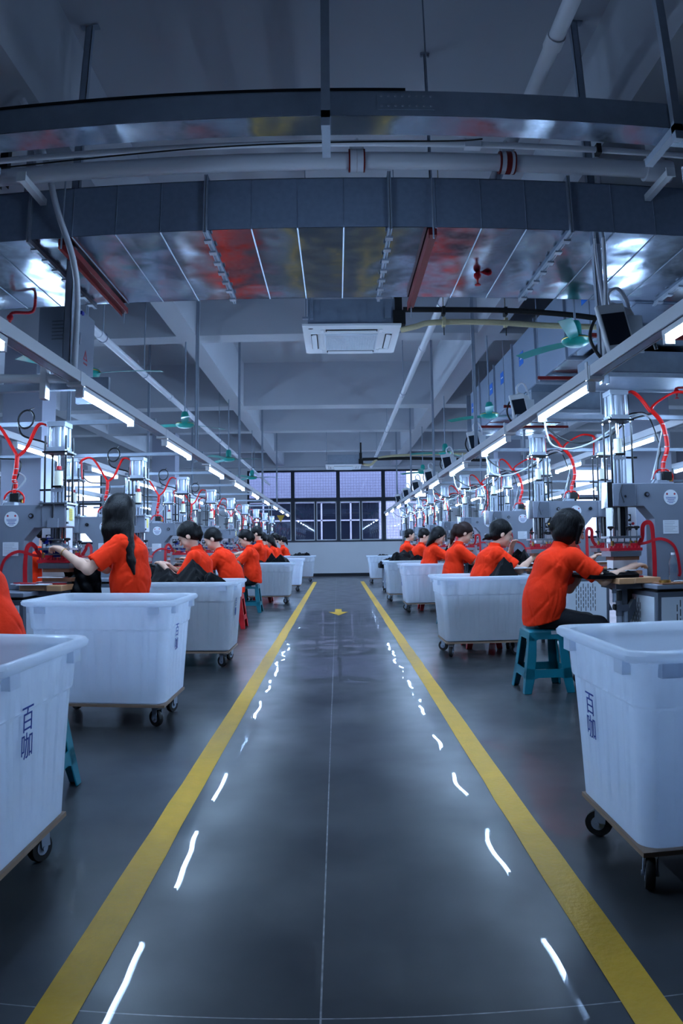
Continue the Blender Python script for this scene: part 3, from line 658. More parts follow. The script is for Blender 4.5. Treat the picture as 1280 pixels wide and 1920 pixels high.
# ================================================================== PRESSES
def press(s, label, loc):
    """double-headed press; s=+1 right of the aisle (aisle head on -x), s=-1 left"""
    t = thing('press_machine', label, 'press machine', loc, 0, None)
    hz = 0 if s > 0 else -.115; cz = 0 if s > 0 else -.21
    zt, zb = 1.655+hz, 1.47+hz
    def X(a): return a*s
    # cabinet
    C = MB(); C.box(-.27, .27, -.40, .40, .10, .80, 0); 
    for a in (-1, 1):
        for b in (-1, 1): C.box(a*.25-.02, a*.25+.02, b*.38-.02, b*.38+.02, 0, .10, 0)
    C.build('cabinet', 'mgrey2', t, bev=.006)
    def slots(ax, s1, u0, u1, z0, z1):
        b = MB()
        if ax == 'x': b.box(s1*.268, s1*.276, u0, u1, z0, z1, 0)
        else: b.box(u0, u1, s1*.398, s1*.406, z0, z1, 0)
        um = (u0+u1)/2; n = 9
        for i in range(n):
            for r in range(4 if z1-z0 > .5 else 3):
                u = um-.11+i*.027; z = z0+.30+r*.07+(.035 if i % 2 else 0)
                if ax == 'x': b.box(s1*.2762, s1*.2775, u-.0035, u+.0035, z, z+.052, 1)
                else: b.box(u-.0035, u+.0035, s1*.4062, s1*.4075, z, z+.052, 1)
        c = (u1-.03, z1-.06)
        if ax == 'x': b.cyl((s1*.276, c[0], c[1]), (s1*.280, c[0], c[1]), .008, n=10, m=1)
        else: b.cyl((c[0], s1*.406, c[1]), (c[0], s1*.410, c[1]), .008, n=10, m=1)
        b.build('slotted_panel', ['panelw', 'dark'], t)
    slots('x', -1, -.36, .36, .14, .76); slots('x', 1, -.36, .36, .14, .76); slots('y', -1, -.235, .235, .14, .76); slots('y', 1, -.235, .235, .14, .76)
    MB().box(-.26, .26, -.38, .38, .80, .815, 1).box(-.285, .285, -.43, .43, .822, .858, 0).build('tabletop', ['mgrey', 'dark'], t, bev=.006)
    for q in (-1, 1):
        W = MB(); W.prism([(X(q*.15), -.22), (X(q*.36), -.22), (X(q*.40), -.27), (X(q*.52), -.27), (X(q*.52), .22), (X(q*.15), .22)], .860, .905, 'z')
        W.build('wood_board', 'wood', t, bev=.004)
        F = MB(); F.box(X(q*.27), X(q*.50), -.16, .16, .815, .858, 0); F.box(X(q*.36), X(q*.41), -.05, .0, .38, .82, 0)
        F.add([(X(q*.40), -.03, .40), (X(q*.46), -.03, .40), (X(q*.30), -.03, .72), (X(q*.24), -.03, .72), (X(q*.40), .03, .40), (X(q*.46), .03, .40), (X(q*.30), .03, .72), (X(q*.24), .03, .72)], [(0, 1, 2, 3), (4, 7, 6, 5), (0, 4, 5, 1), (1, 5, 6, 2), (2, 6, 7, 3), (3, 7, 4, 0)], 0)
        F.box(X(q*.27), X(q*.34), .05, .12, .56, .82, 1); F.build('board_support', ['mgrey2', 'black'], t)
        G = MB(); gx = X(q*.45); G.cyl((gx, -.10, .72), (gx, -.10, .80), .022, m=0); G.cyl((gx, -.10, .60), (gx, -.10, .72), .028, m=1); G.cyl((gx, -.10, .50), (gx, -.10, .60), .022, m=2); G.cyl((gx-.05, -.10, .67), (gx-.02, -.10, .67), .024, m=0)
        G.cyl((gx+.05, -.10, .52), (gx+.05, -.10, .68), .02, m=2); G.box(gx-.03, gx+.07, -.13, -.07, .64, .69, 1); G.build('air_regulator', ['black', 'mgrey2', 'galvd'], t)
    # frame plate
    cw = .125; P = [(-.30, zt), (.30, zt), (.30, zb), (cw+.09, zb), (cw, zb-.10), (cw, .858), (-cw, .858), (-cw, zb-.10), (-cw-.09, zb), (-.30, zb)]
    MB().prism(P, -.085, .085, 'y').build('frame', 'mgrey', t, bev=.004)
    for sy in (-1, 1):
        for bx in (-.19, .19): MB().cyl((bx, sy*.085, zt-.09), (bx, sy*.097, zt-.09), .020, n=16, m=0).cyl((bx, sy*.097, zt-.09), (bx, sy*.103, zt-.09), .012, n=12, m=1).build('bolt_cap', ['black', 'chrome'], t)
    # stickers, both faces
    for sy in (-1, 1):
        lx = .02
        R = MB(); pts = [(lx+.062*math.cos(a), zt-.115+.062*math.sin(a)*1.0) for a in [2*PI*q/32 for q in range(32)]]
        R.prism(pts, sy*.0855, sy*.088, 'y', 0)
        for q in (-.033, .033): R.prism([(lx+q+.009*math.cos(a), zt-.088+.009*math.sin(a)) for a in [2*PI*k/10 for k in range(10)]], sy*.088, sy*.0885, 'y', 1)
        for k, wd in enumerate((.045, .043, .030, .034, .020)): R.box(lx-wd, lx+wd, sy*.088, sy*.0885, zt-.118-k*.011, zt-.114-k*.011, 2)
        R.build('round_sticker', ['label', 'inkr', 'inkb'], t)
        Q = MB(); x0 = -.055; Q.box(x0, x0+.135, sy*.0855, sy*.0875, zb-.225, zb-.115, 0)
        for k in range(7): Q.box(x0+.01, x0+(.10 if k < 2 else .125-.02*(k % 3)), sy*.0875, sy*.088, zb-.13-k*.013, zb-.1275-k*.013, 1)
        Q.build('rating_plate', ['label', 'inkg'], t)
    # heads
    for q in (-1, 1):
        hx = X(q*.385)
        hb = MB(); hb.box(hx-.10, hx+.10, -.10, .10, zb, zt, 0)
        hd = hb.build('head_box', 'mgrey', t, bev=.006)
        if s > 0:
            ch = MB(); ox = hx+X(q*.10)
            pp = [(ox, -.095), (ox+X(q*.035), -.075), (ox+X(q*.05), -.03), (ox+X(q*.05), .03), (ox+X(q*.035), .075), (ox, .095)]
            ch.prism(pp, zb-.01, zt+.01, 'z'); ch.build('chrome_cover', 'chrome', hd)
            cv = MB(); cv.prism([(hx-.06, zb+.0), (hx+.085, zb+.0), (hx+.085, zt-.01), (hx-.03, zt-.01), (hx-.05, zt-.08)], -.108, -.10, 'y'); cv.cyl((hx+.0, -.108, zb+.08), (hx, -.114, zb+.08), .01, m=1); cv.tube(smooth_path([(hx-.02, -.11, zt-.01), (hx-.035, -.11, zt-.07), (hx-.01, -.11, zb+.03)], 5), .003, 6, m=2)
            cv.build('side_cover', ['mgrey2', 'chrome', 'black'], hd)
        else:
            pl = MB(); pl.box(hx-.12, hx+.12, -.12, .12, zt, zt+.014); 
            for a in (-1, 1):
                for b in (-1, 1): pl.cyl((hx+a*.10, b*.10, zt+.014), (hx+a*.10, b*.10, zt+.028), .014, n=6); pl.cyl((hx+a*.10, b*.10, zt-.014), (hx+a*.10, b*.10, zt), .014, n=6)
            pl.build('top_plate', 'steelp', hd)
            ox = hx+X(q*.10)
            MB().box(ox, ox+X(q*.004), -.085, .085, zb+.012, zt-.012).box(ox+X(q*.004), ox+X(q*.012), -.09, -.06, zt-.045, zt-.03, 1).box(ox+X(q*.004), ox+X(q*.012), -.09, -.06, zb+.03, zb+.045, 1).build('end_cover', ['steelp', 'black'], hd)
            yl = MB().box(ox+X(q*.004), ox+X(q*.0055), -.03, .04, zt-.13, zt-.03, 0)
            for k in range(6): yl.box(ox+X(q*.0055), ox+X(q*.006), -.022, .032, zt-.122+k*.015, zt-.119+k*.015, 1)
            yl.build('yellow_label', ['yellow', 'inkg'], hd)
            MB().box(hx-.045, hx+.045, -.125, -.10, zb+.0, zb+.075).cyl((hx-.0, -.11, zb+.07), (hx-.0, -.11, zt), .012, n=10, m=1).build('guide_block', ['mgrey', 'chrome'], hd)
        base = 2.165+cz
        for a in (-1, 1):
            for b in (-1, 1): MB().cyl((hx+a*.088, b*.075, zt), (hx+a*.088, b*.075, base+(.03 if s > 0 else .14)), .0085, n=8).build('guide_rod', 'rod', t)
        pb = MB(); pb.box(hx-.11, hx+.11, -.095, .095, base, base+.013, 0)
        for a in (-1, 1):
            for b in (-1, 1): pb.cyl((hx+a*.088, b*.075, base-.014), (hx+a*.088, b*.075, base), .013, n=6, m=1); pb.cyl((hx+a*.088, b*.075, base+.013), (hx+a*.088, b*.075, base+.025), .013, n=6, m=1)
        pb.build('cylinder_plate', ['rod', 'chrome'], t)
        cy = MB(); cw_ = .080
        for z0, z1 in ((base+.013, base+.05), (base+.215, base+.255)): cy.box(hx-cw_, hx+cw_, -cw_, cw_, z0, z1)
        cy.lathe([(.067, base+.05), (.067, base+.215)], (hx, 0, 0), 28)
        for a in (-1, 1):
            for b in (-1, 1): cy.cyl((hx+a*.062, b*.062, base+.05), (hx+a*.062, b*.062, base+.215), .014, n=10)
        cy.build('air_cylinder', 'alu', t, bev=.003)
        st = MB(); st.cyl((hx, 0, base-.13), (hx, 0, base), .014, m=0); st.cyl((hx, 0, base-.13), (hx, 0, base-.10), .022, m=3) if s < 0 else None
        st.lathe([(.034, base-.26), (.034, base-.14)], (hx, 0, 0), 16, m=1)
        st.box(hx-.055, hx+.055, -.03, .03, base-.31, base-.285, 2); st.box(hx-.04, hx+.04, -.045, .045, base-.275, base-.26, 4)
        for a in (-.045, -.015, .015, .045): st.cyl((hx+a, -.02, zt), (hx+a, -.02, base-.28), .011, n=8, m=2)
        st.cyl((hx, .02, zt), (hx, .02, base-.28), .02, n=8, m=4)
        st.box(hx-X(q*.16), hx-X(q*.06), -.01, .01, base-.30, base-.285, 4)
        st.build('adjusting_stem', ['chrome', 'sleeve', 'alu', 'redp', 'rod'], t)
        # ram and platen
        pz = 1.115 if s > 0 else 1.075
        rm = MB(); rm.cyl((hx-.045, 0, pz+.10), (hx-.045, 0, zb), .020, n=14, m=0); rm.cyl((hx+.045, 0, pz+.10), (hx+.045, 0, zb), .020, n=14, m=0); rm.box(hx-.013, hx+.013, -.03, .03, pz+.12, zb, 1)
        if s < 0: rm.lathe([(.05, zb-.09), (.05, zb)], (hx, 0, 0), 18, m=0); rm.box(hx-.065, hx+.065, -.06, .06, zb-.10, zb-.09, 2); rm.lathe([(.10, pz+.12), (.095, pz+.135), (.04, pz+.165), (.035, pz+.19)], (hx, 0, 0), 20, m=2)
        rm.build('ram', ['chrome', 'rod', 'steelp'], t)
        pt = MB(); pt.box(hx-.135, hx+.135, -.09, .09, pz+.10, pz+.118, 0); pt.box(hx-.11, hx+.11, -.07, .07, pz+.06, pz+.072, 0)
        for a in (-.11, -.055, .055, .11): pt.cyl((hx+a, -.06, pz+.02), (hx+a, -.06, pz+.165), .006, n=8, m=0); pt.cyl((hx+a, .06, pz+.02), (hx+a, .06, pz+.10), .006, n=8, m=0)
        pt.build('platen', 'steelp', t)
        for a in (-.11, .055, .11) if s > 0 else (-.10, .10):
            kb = MB(); kb.lathe([(.010, pz+.165), (.012, pz+.175), (.027, pz+.180), (.029, pz+.192), (.020, pz+.198)], (hx+a, -.06, 0), 8); kb.build('knob', 'black', t)
        ht = MB(); hzr = pz+.0
        ht.box(hx-.14, hx+.14, -.10, .10, hzr, hzr+.024, 0)
        for i in range(9): ht.cyl((hx-.12+i*.03, -.085, hzr+.024), (hx-.12+i*.03, -.085, hzr+.04), .009, n=8, m=0)
        for a in (-.05, .08): ht.box(hx+a-.03, hx+a+.03, -.08, .08, hzr+.024, hzr+.06, 0)
        for a in (-.10, .06, .10): ht.cyl((hx+a, -.06, hzr+.04), (hx+a, -.06, hzr+.08), .014, n=10, m=1)
        ht.build('heater_block', ['redp', 'gold'], t)
        if s < 0:
            for bx, bz in ((-.09, pz+.15), (-.09, pz+.05), (.0, pz+.045), (.05, pz+.045)): 
                MB().box(hx+bx-.03, hx+bx+.03, -.05, .03, bz, bz+.05).build('blue_block', 'blue', t)
        MB().box(hx-.13, hx+.13, -.10, .10, hzr-.045, hzr-.004, 0).box(hx-.10, hx+.12, -.08, .08, hzr-.075, hzr-.045, 1).build('press_plate', ['steelp', 'woodd'], t)
        bd = MB(); bd.box(hx-.14, hx+.12, -.12, .12, .907, .925, 0); bd.box(hx-.10, hx+.14, -.09, .11, .925, .955, 1); bd.box(hx-.13, hx+.08, -.11, .07, .955, .962, 2); bd.box(hx-.10, hx+.12, -.15, -.12, .907, .915, 3)
        bd.build('lower_plate', ['steelp', 'woodd', 'paper', 'redp'], t)
        # red ribbons from platen to column
        rb = MB()
        def ribbon(pts, wd=.028):
            pp = smooth_path(pts, 6); vs = []
            for i, p in enumerate(pp):
                tt = (pp[min(i+1, len(pp)-1)]-pp[max(i-1, 0)]).normalized(); nn = Vector((-tt.z, 0, tt.x))*(wd/2)
                for sy in (-1, 1):
                    for sn in (-1, 1): vs.append(Vector((p.x, p.y+sy*.0012, p.z))+nn*sn)
            fs = []
            for i in range(len(pp)-1):
                a, c = i*4, i*4+4; fs += [(a, c, c+2, a+2), (a+1, a+3, c+3, c+1), (a, a+1, c+1, c), (a+2, c+2, c+3, a+3)]
            rb.add(vs, fs+[(0, 2, 3, 1), tuple(len(vs)-4+k for k in (0, 1, 3, 2))])
        e = X(q)
        ribbon([(e*.27, -.04, pz+.02), (e*.22, -.04, pz+.10), (e*.215, -.05, zb-.16), (e*.18, -.06, zb-.13), (e*.145, -.07, zb-.17), (e*.14, -.09, 1.05), (e*.14, -.09, .87)], .036)
        ribbon([(e*.26, -.03, pz+.05), (e*.2, -.06, pz+.06), (e*.08, -.10, pz+.09), (-e*.03, -.11, pz+.02), (-e*.07, -.11, .95), (-e*.06, -.11, .90)], .024) if q < 0 else None
        rb.build('red_ribbon', 'redstrip', t)
    # white instrument box behind the column
    ib = MB().box(X(-.35), X(-.13), .26, .40, .858, 1.50+hz).build('instrument_box', 'white', t, bev=.004)
    xb = X(-.24)
    for i, (a, b) in enumerate(((-.045, 1.36), (.03, 1.36), (-.045, 1.28), (.03, 1.28))): MB().box(xb+a-.028, xb+a+.028, .254, .26, b+hz, b+.06+hz, 0).prism([(xb+a+.02*math.cos(k*PI/6), b+.035+hz+.02*math.sin(k*PI/6)) for k in range(12)], .251, .254, 'y', 1).build('gauge', ['black', 'label'], ib)
    MB().cyl((xb+.075, .25, 1.34+hz), (xb+.075, .26, 1.34+hz), .012).build('red_button', 'redp', ib)
    g = MB().box(xb-.06, xb+.06, .255, .26, 1.16+hz, 1.20+hz, 3)
    for k in range(5): g.box(xb-.05+k*.022, xb-.04+k*.022, .253, .255, 1.17+hz, 1.185+hz, 2 if k % 2 else 4)
    g.build('indicator_strip', ['black', 'label', 'redp', 'label', 'fan'], ib)
    # valve and hoses
    V = MB(); V.box(-.07, .02, -.04, .04, zt, zt+.03, 1); V.box(-.02, .06, -.045, .045, zt+.03, zt+.10, 0); V.cyl((-.03, 0, zt+.03), (-.03, 0, zt+.09), .025, m=1); V.cyl((.07, 0, zt+.02), (.07, 0, zt+.05), .014, m=2)
    V.cyl((-.10, 0, zt+.0), (-.075, 0, zt+.04), .012, m=1)
    V.build('valve_block', ['black', 'alu', 'gold'], t, bev=.004)
    Hs = MB(); top = 2.42+cz
    yx = (-.09, -.02, 2.27+cz) if s > 0 else (.03, -.02, 2.17+cz)
    trunk = [(.0, 0, zt+.09), (.01, 0, zt+.18), (.045 if s > 0 else .0, -.01, (zt+yx[2])/2), (.01 if s > 0 else .02, -.015, yx[2]-.12), yx]
    Hs.tube(smooth_path(trunk, 6), .019, 10)
    for dx in (-.014, .014):
        if s > 0: Hs.tube(smooth_path([(yx[0]-.0, yx[1]+dx, yx[2]-.02), (yx[0]-.08, dx, yx[2]+.10), (-.24, dx, top+.0), (-.295, dx, top-.02)], 6), .010, 8)
        else: Hs.tube(smooth_path([(yx[0], yx[1]+dx, yx[2]-.02), (yx[0]+.07, dx, yx[2]+.05), (.2, dx, top-.01), (.30, dx, top-.03)], 6), .009, 8)
        Hs.tube(smooth_path([(yx[0], yx[1]+dx, yx[2]-.02), (yx[0]+.05*(1 if s > 0 else -1), dx, yx[2]+.05), (.14 if s > 0 else -.16, dx, top+.0), (.28*(1 if s > 0 else -1), dx, top-.01), (.305*(1 if s > 0 else -1), dx, top-.06)], 6), .009, 8)
    for q in (-1, 1):
        Hs.tube(smooth_path([(q*.295, .0, top-.03), (q*.29, 0, top-.12), (q*.285, 0, base+.02)], 5), .008, 8)
        Hs.tube(smooth_path([(q*.01, 0, zt+.12), (q*.05, 0, zt+.11), (q*.085, 0, zt+.07), (q*.08, 0, zt+.02)], 5), .008, 8)
    for k in range(6):
        p = smooth_path(trunk, 6)[3+k*3]; Hs.lathe([(.0205, -.003), (.0205, .003)], tuple(p), 10, m=1)
    Hs.build('red_hose', ['red', 'clear'], t)
    K = MB(); K.tube(smooth_path([(-.05, .02, zt+.03), (-.02, .03, zt+.2), (.0, .03, (zt+yx[2])/2), (yx[0], .03, yx[2]-.05), (-.2, .03, yx[2]-.02), (-.29, .03, base+.06)], 6), .006, 8, m=0)
    K.build('black_hose', 'cable', t); K = MB()
    K.tube(smooth_path([(-.10, .0, zt+.03), (-.05 if s > 0 else .09, .0, zt+.2), (.03, .025, yx[2]-.15)], 6), .008, 8)
    K.build('clear_hose', 'clear', t)
    return t
XR, XL = 2.68, -2.64
who_r = ['beside the woman with the bobbed hair', 'beside the woman with the low bun', 'beside the woman with the brown ponytail', 'beside the woman with loose black hair', 'beside the balding man', 'beside the young man', 'seventh from the camera', 'eighth from the camera', 'farthest, by the window']
who_l = ['beside the standing long-haired woman', 'beside the woman with the red headband', 'beside the broad-backed man', 'beside the woman on the teal stool', 'beside the tall young man', 'sixth from the camera', 'seventh from the camera', 'eighth from the camera', 'farthest, by the window']
pr_ = press(1, '', (XR, YM[0], 0)); pl_ = press(-1, '', (XL, YM[0], 0))
for k in range(9):
    lr = 'grey press right of the aisle, '+who_r[k]; ll = 'grey press left of the aisle, '+who_l[k]
    if k == 0: pr_['label'] = lr; pl_['label'] = ll; pr_['group'] = 'presses right of the aisle'; pl_['group'] = 'presses left of the aisle'
    else: dup(pr_, loc=(XR, YM[k], 0), label=lr); dup(pl_, loc=(XL, YM[k], 0), label=ll)

# ================================================================== BINS
def rrect(hx, hy, r, z, n=8, flute=0, inward=0):
    pts = []
    for cx, cy, a0 in ((hx-r, hy-r, 0), (-hx+r, hy-r, PI/2), (-hx+r, -hy+r, PI), (hx-r, -hy+r, 3*PI/2)):
        for i in range(n+1): a = a0+PI/2*i/n; pts.append((cx+r*math.cos(a), cy+r*math.sin(a)))
    out = []
    for i in range(len(pts)):
        p, q = pts[i], pts[(i+1) % len(pts)]; d = math.hypot(q[0]-p[0], q[1]-p[1])
        if d > .1:
            m = 64 if abs(q[0]-p[0]) > abs(q[1]-p[1]) else 48
            nx, ny = (q[1]-p[1])/d, -(q[0]-p[0])/d
            for k in range(m):
                u = k/m; f = 0
                if flute:
                    c = 7.5 if m == 64 else 5.5; ph = (u*c) % 1; f = -flute*max(0, min(1, (math.sin(ph*2*PI)+.35)*2.2))
                out.append((p[0]+(q[0]-p[0])*u+nx*f, p[1]+(q[1]-p[1])*u+ny*f, z))
        else: out.append((p[0], p[1], z))
    return out
def make_bin(loc, label, text=True):
    t = thing('bin_trolley', label, 'laundry bin', loc, 0, 'white plastic bins on wheels')
    zb, zt = .165, .845
    rings = []
    def hw(z): u = (z-zb)/(zt-zb); return .425+.055*u, .305+.055*u
    for z, off, fl in ((zb, -.02, 0), (zb+.012, 0, 0), (zb+.05, 0, 0), (zb+.10, 0, .006), (.45, 0, .006), (.64, 0, .006), (.655, 0, .003), (.662, .006, .0), (.67, .008, .007), (.78, .008, .007), (.80, .008, 0), (.818, .008, 0)):
        a, b = hw(z); rings.append(rrect(a+off, b+off, .06, z, flute=fl))
    for z, off in ((.812, .035), (.822, .047), (.838, .048), (.850, .038), (.852, .02), (.842, .004)):
        a, b = hw(z); rings.append(rrect(a+off, b+off, .075, z))
    for z in (.80, .70, .66, .5, .3, zb+.03, zb+.012):
        a, b = hw(z); rings.append(rrect(a-.004, b-.004, .055, z, flute=-.0001))
    n = len(rings[0]); b = MB(); vs = [p for r in rings for p in r]
    fs = [(i*n+j, i*n+(j+1) % n, (i+1)*n+(j+1) % n, (i+1)*n+j) for i in range(len(rings)-1) for j in range(n)]
    fs += [tuple(range(n))[::-1], tuple((len(rings)-1)*n+j for j in range(n))]
    b.add(vs, fs); tub = b.build('tub', 'tub', t, ang=50)
    a, c = hw(.80)
    for sx in (-1, 1):
        for sy in (-1, 1):
            MB().box(sx*(a-.13), sx*(a-.06), sy*(c+.004), sy*(c+.034), .765, .818).build('corner_block', 'tub', t); MB().box(sx*(a+.004), sx*(a+.034), sy*(c-.13), sy*(c-.06), .765, .818).build('corner_block', 'tub', t)
    MB().box(-.425, .425, -.305, .305, .146, .163).build('plywood_base', 'ply', t)
    for sx in (-1, 1):
        for sy in (-1, 1):
            an = .9*sx*sy+.3; R = Rz(an); cx, cy = sx*.36, sy*.22
            w_ = MB(); w_.lathe([(.030, -.016), (.052, -.016), (.056, -.008), (.056, .008), (.052, .016), (.030, .016)], (0, 0, 0), 22)
            w_.v = [tuple(R @ Vector((p[0]-.02, p[2], p[1]+.0565)) + Vector((cx, cy, 0))) for p in w_.v]
            cst = MB(); cst.box(-.035, .03, -.03, .03, .125, .14); cst.box(-.032, .012, -.026, -.022, .06, .128); cst.box(-.032, .012, .022, .026, .06, .128); cst.cyl((-.02, -.030, .0565), (-.02, .030, .0565), .010, n=10)
            cst.lathe([(.022, .118), (.022, .128)], (0, 0, 0), 14); cst.cyl((-.02, -.018, .0565), (-.02, .018, .0565), .028, n=16)
            cst.v = [tuple(R @ Vector(p) + Vector((cx, cy, 0))) for p in cst.v]
            co = cst.build('caster', 'galvd', t); w_.build('wheel', 'rubber', co)
    return t
def lettering(parent, side):
    cu = bpy.data.curves.new('lettering', 'FONT'); cu.body = '百\n咖'; cu.size = .098; cu.space_line = .95; cu.align_x = 'CENTER'; cu.extrude = .0006; cu.offset = -.0004
    o = bpy.data.objects.new('tmp', cu); COL.objects.link(o); dg = bpy.context.evaluated_depsgraph_get(); me = bpy.data.meshes.new_from_object(o.evaluated_get(dg)); bpy.data.objects.remove(o)
    ob = bpy.data.objects.new('lettering', me); COL.objects.link(ob); me.materials.clear(); me.materials.append(M['inkb']); ob.parent = parent
    tilt = math.atan(.055/.68)
    mt = Matrix(((0, 0, side, 0), (side, 0, 0, 0), (0, 1, 0, 0), (0, 0, 0, 1)))
    R = Matrix.Rotation(side*tilt, 4, 'Y')
    zc = .60 if side > 0 else .545; xx = .425+.055*(zc-.165)/.68+.010
    ob.matrix_local = Matrix.Translation((side*xx, -.10 if side > 0 else .11, zc)) @ R @ mt
    return ob
bins_ = [('L', -1.50, 2.30, 0, 'empty white bin at the left edge of the photo, nearest the camera', 1), ('L', -1.565, 4.76, .0, 'empty white bin in front of the standing long-haired woman', 1), ('L', -1.50, 7.06, 0, 'white bin heaped with black cloth by the woman with a headband', 1),
         ('L', -1.42, 14.45, 0, 'white bin with a black cloth heap beyond the teal stool, left of the aisle', 0), ('L', -1.40, 18.3, 0, 'white bin half hidden behind another, far along the left of the aisle', 0), ('L', -1.25, 22.9, 0, 'farthest white bin on the left with black cloth, before the far wall', 0),
         ('R', 1.42, 2.46, 0, 'empty white bin at the right edge of the photo, nearest the camera', 1), ('R', 1.545, 7.5, .0, 'white bin with black cloth beyond the teal stool, right of the aisle', 0), ('R', 1.60, 12.3, 0, 'white bin with dark cloth showing through its side, third on the right', 1),
         ('R', 1.47, 14.65, 0, 'white bin under a big black cloth heap on the right of the aisle', 0), ('R', 1.41, 21.3, 0, 'farthest white bin on the right, before the far wall', 0)]
bn = None; binobj = []
for sd, x, y, rz, lb, tx in bins_:
    if bn is None: b_ = bn = make_bin((x, y, 0), lb)
    else: b_ = dup(bn, loc=(x, y, 0), rz=rz, label=lb)
    binobj.append((b_, sd, tx))
for b_, sd, tx in binobj:
    if tx: lettering(b_, 1 if sd == 'L' else -1)

# ================================================================== CLOTH HEAPS
def heap(name, label, cx, cy, z0, hx, hy, h, seed, floor_z=None, peaks=None, n=64, group=None, cat='cloth', mt='cloth', lim=None):
    """crumpled cloth: the highest of several tent-like folds at every spot, over a crumpled base"""
    r = random.Random(seed); fz = z0-.02 if floor_z is None else floor_z
    if peaks is None: peaks = [(r.uniform(-.6, .6), r.uniform(-.6, .6), r.uniform(.55, 1.0)) for _ in range(6)]
    folds = []
    for (px, py, ph) in peaks+[(r.uniform(-.9, .9), r.uniform(-.9, .9), r.uniform(.15, .45)) for _ in range(14)]:
        a = r.uniform(0, PI); folds.append((px*hx, py*hy, ph*h, math.cos(a), math.sin(a), r.uniform(.5, .95)*hx*(.55+.6*ph), r.uniform(.35, .8)*hx*(.45+.5*ph), r.uniform(.8, 1.1)))
    cr = [(r.uniform(14, 40), r.uniform(0, PI), r.uniform(0, 6.28)) for _ in range(7)]
    b = MB(); top = []
    for i in range(n+1):
        for j in range(n+1):
            u0, v0 = -1+2*i/n, -1+2*j/n; q_ = max(abs(u0), abs(v0), 1e-6)/max(1e-6, (abs(u0)**6+abs(v0)**6)**(1/6)); x, y = u0*q_*hx, v0*q_*hy; z = 0
            for (px, py, ph, ca, sa, ra, rb_, ex) in folds:
                u, v = (x-px)*ca+(y-py)*sa, -(x-px)*sa+(y-py)*ca; d = (abs(u)/ra)**ex+(abs(v)/rb_)**ex
                z = max(z, ph*(1-d*.75))
            c = sum(1-abs(math.sin(k*(x*math.cos(a)+y*math.sin(a)+.02*math.sin(20*x+p))+p)) for k, a, p in cr)/7
            e = min(1, (1-abs(x/hx))*6, (1-abs(y/hy))*6)
            top.append((cx+x, cy+y, z0+z*(.25+.75*e)+.05*(c-.3)*e))
    fs = [(i*(n+1)+j, (i+1)*(n+1)+j, (i+1)*(n+1)+j+1, i*(n+1)+j+1) for i in range(n) for j in range(n)]
    edge = [(i, 0) for i in range(n)]+[(n, j) for j in range(n)]+[(i, n) for i in range(n, 0, -1)]+[(0, j) for j in range(n, 0, -1)]
    m = len(top); tf = 1 if floor_z is None or z0-floor_z < .2 else (.425+.08*(floor_z-.165)-.012)/(.425+.08*(z0-.165)-.012)
    vs = top+[(cx+(top[i*(n+1)+j][0]-cx)*tf, cy+(top[i*(n+1)+j][1]-cy)*tf, fz) for i, j in edge]; L = len(edge)
    for k in range(L): a = edge[k][0]*(n+1)+edge[k][1]; c = edge[(k+1) % L][0]*(n+1)+edge[(k+1) % L][1]; fs.append((a, m+k, m+(k+1) % L, c))
    fs.append(tuple(range(m, m+L)))
    b.add(vs, fs); o = b.build(name, mt, ang=24); return tag(o, label, cat, group)
heap('cloth_heap', 'heap of black cloth rising out of the third left bin', -1.50, 7.06, .74, .455, .33, .34, 3, .18, peaks=[(.06, -.2, 1.0), (-.15, .3, .6), (-.55, 0, .68), (-.85, .2, .8), (.48, -.3, .6)], group='black cloth heaps in the bins')
heap('cloth_heap', 'black cloth heap in the bin beyond the teal stool on the left', -1.42, 14.45, .77, .455, .33, .29, 5, .25, peaks=[(.1, 0, 1.0), (.5, .1, .85), (-.5, 0, .5), (-.9, 0, .4)], group='black cloth heaps in the bins')
heap('cloth_heap', 'black cloth in the farthest left bin', -1.25, 22.9, .80, .38, .27, .20, 8, .25, group='black cloth heaps in the bins')
heap('cloth_heap', 'black cloth sloping up from the second right bin to the low-bun woman', 1.545, 7.5, .60, .445, .325, .46, 11, .18, peaks=[(.55, -.3, 1.0), (.85, .2, .85), (.1, -.8, .5), (-.5, -.9, .2), (.95, -.2, .6)], group='black cloth heaps in the bins')
heap('cloth_heap', 'pointed dark cloth lying low inside the third right bin', 1.60, 12.3, .22, .420, .300, .30, 14, .175, peaks=[(.15, -.95, 1.0), (.5, -.97, .9), (-.45, -.9, .4)], group='black cloth heaps in the bins')
heap('cloth_heap', 'big black cloth heap overflowing the fourth right bin', 1.50, 14.65, .84, .41, .29, .24, 17, .22, peaks=[(-.25, 0, 1.0), (.1, .2, .9), (.45, -.2, .65), (-.6, 0, .8)], group='black cloth heaps in the bins')
heap('cloth_heap', 'small black cloth showing above the farthest right bin', 1.40, 21.3, .80, .25, .2, .10, 21, .2, group='black cloth heaps in the bins')
heap('cloth_piece', 'dark flat piece lying at the bottom of the bin before the standing woman', -1.50, 4.64, .175, .30, .16, .05, 23, .170)
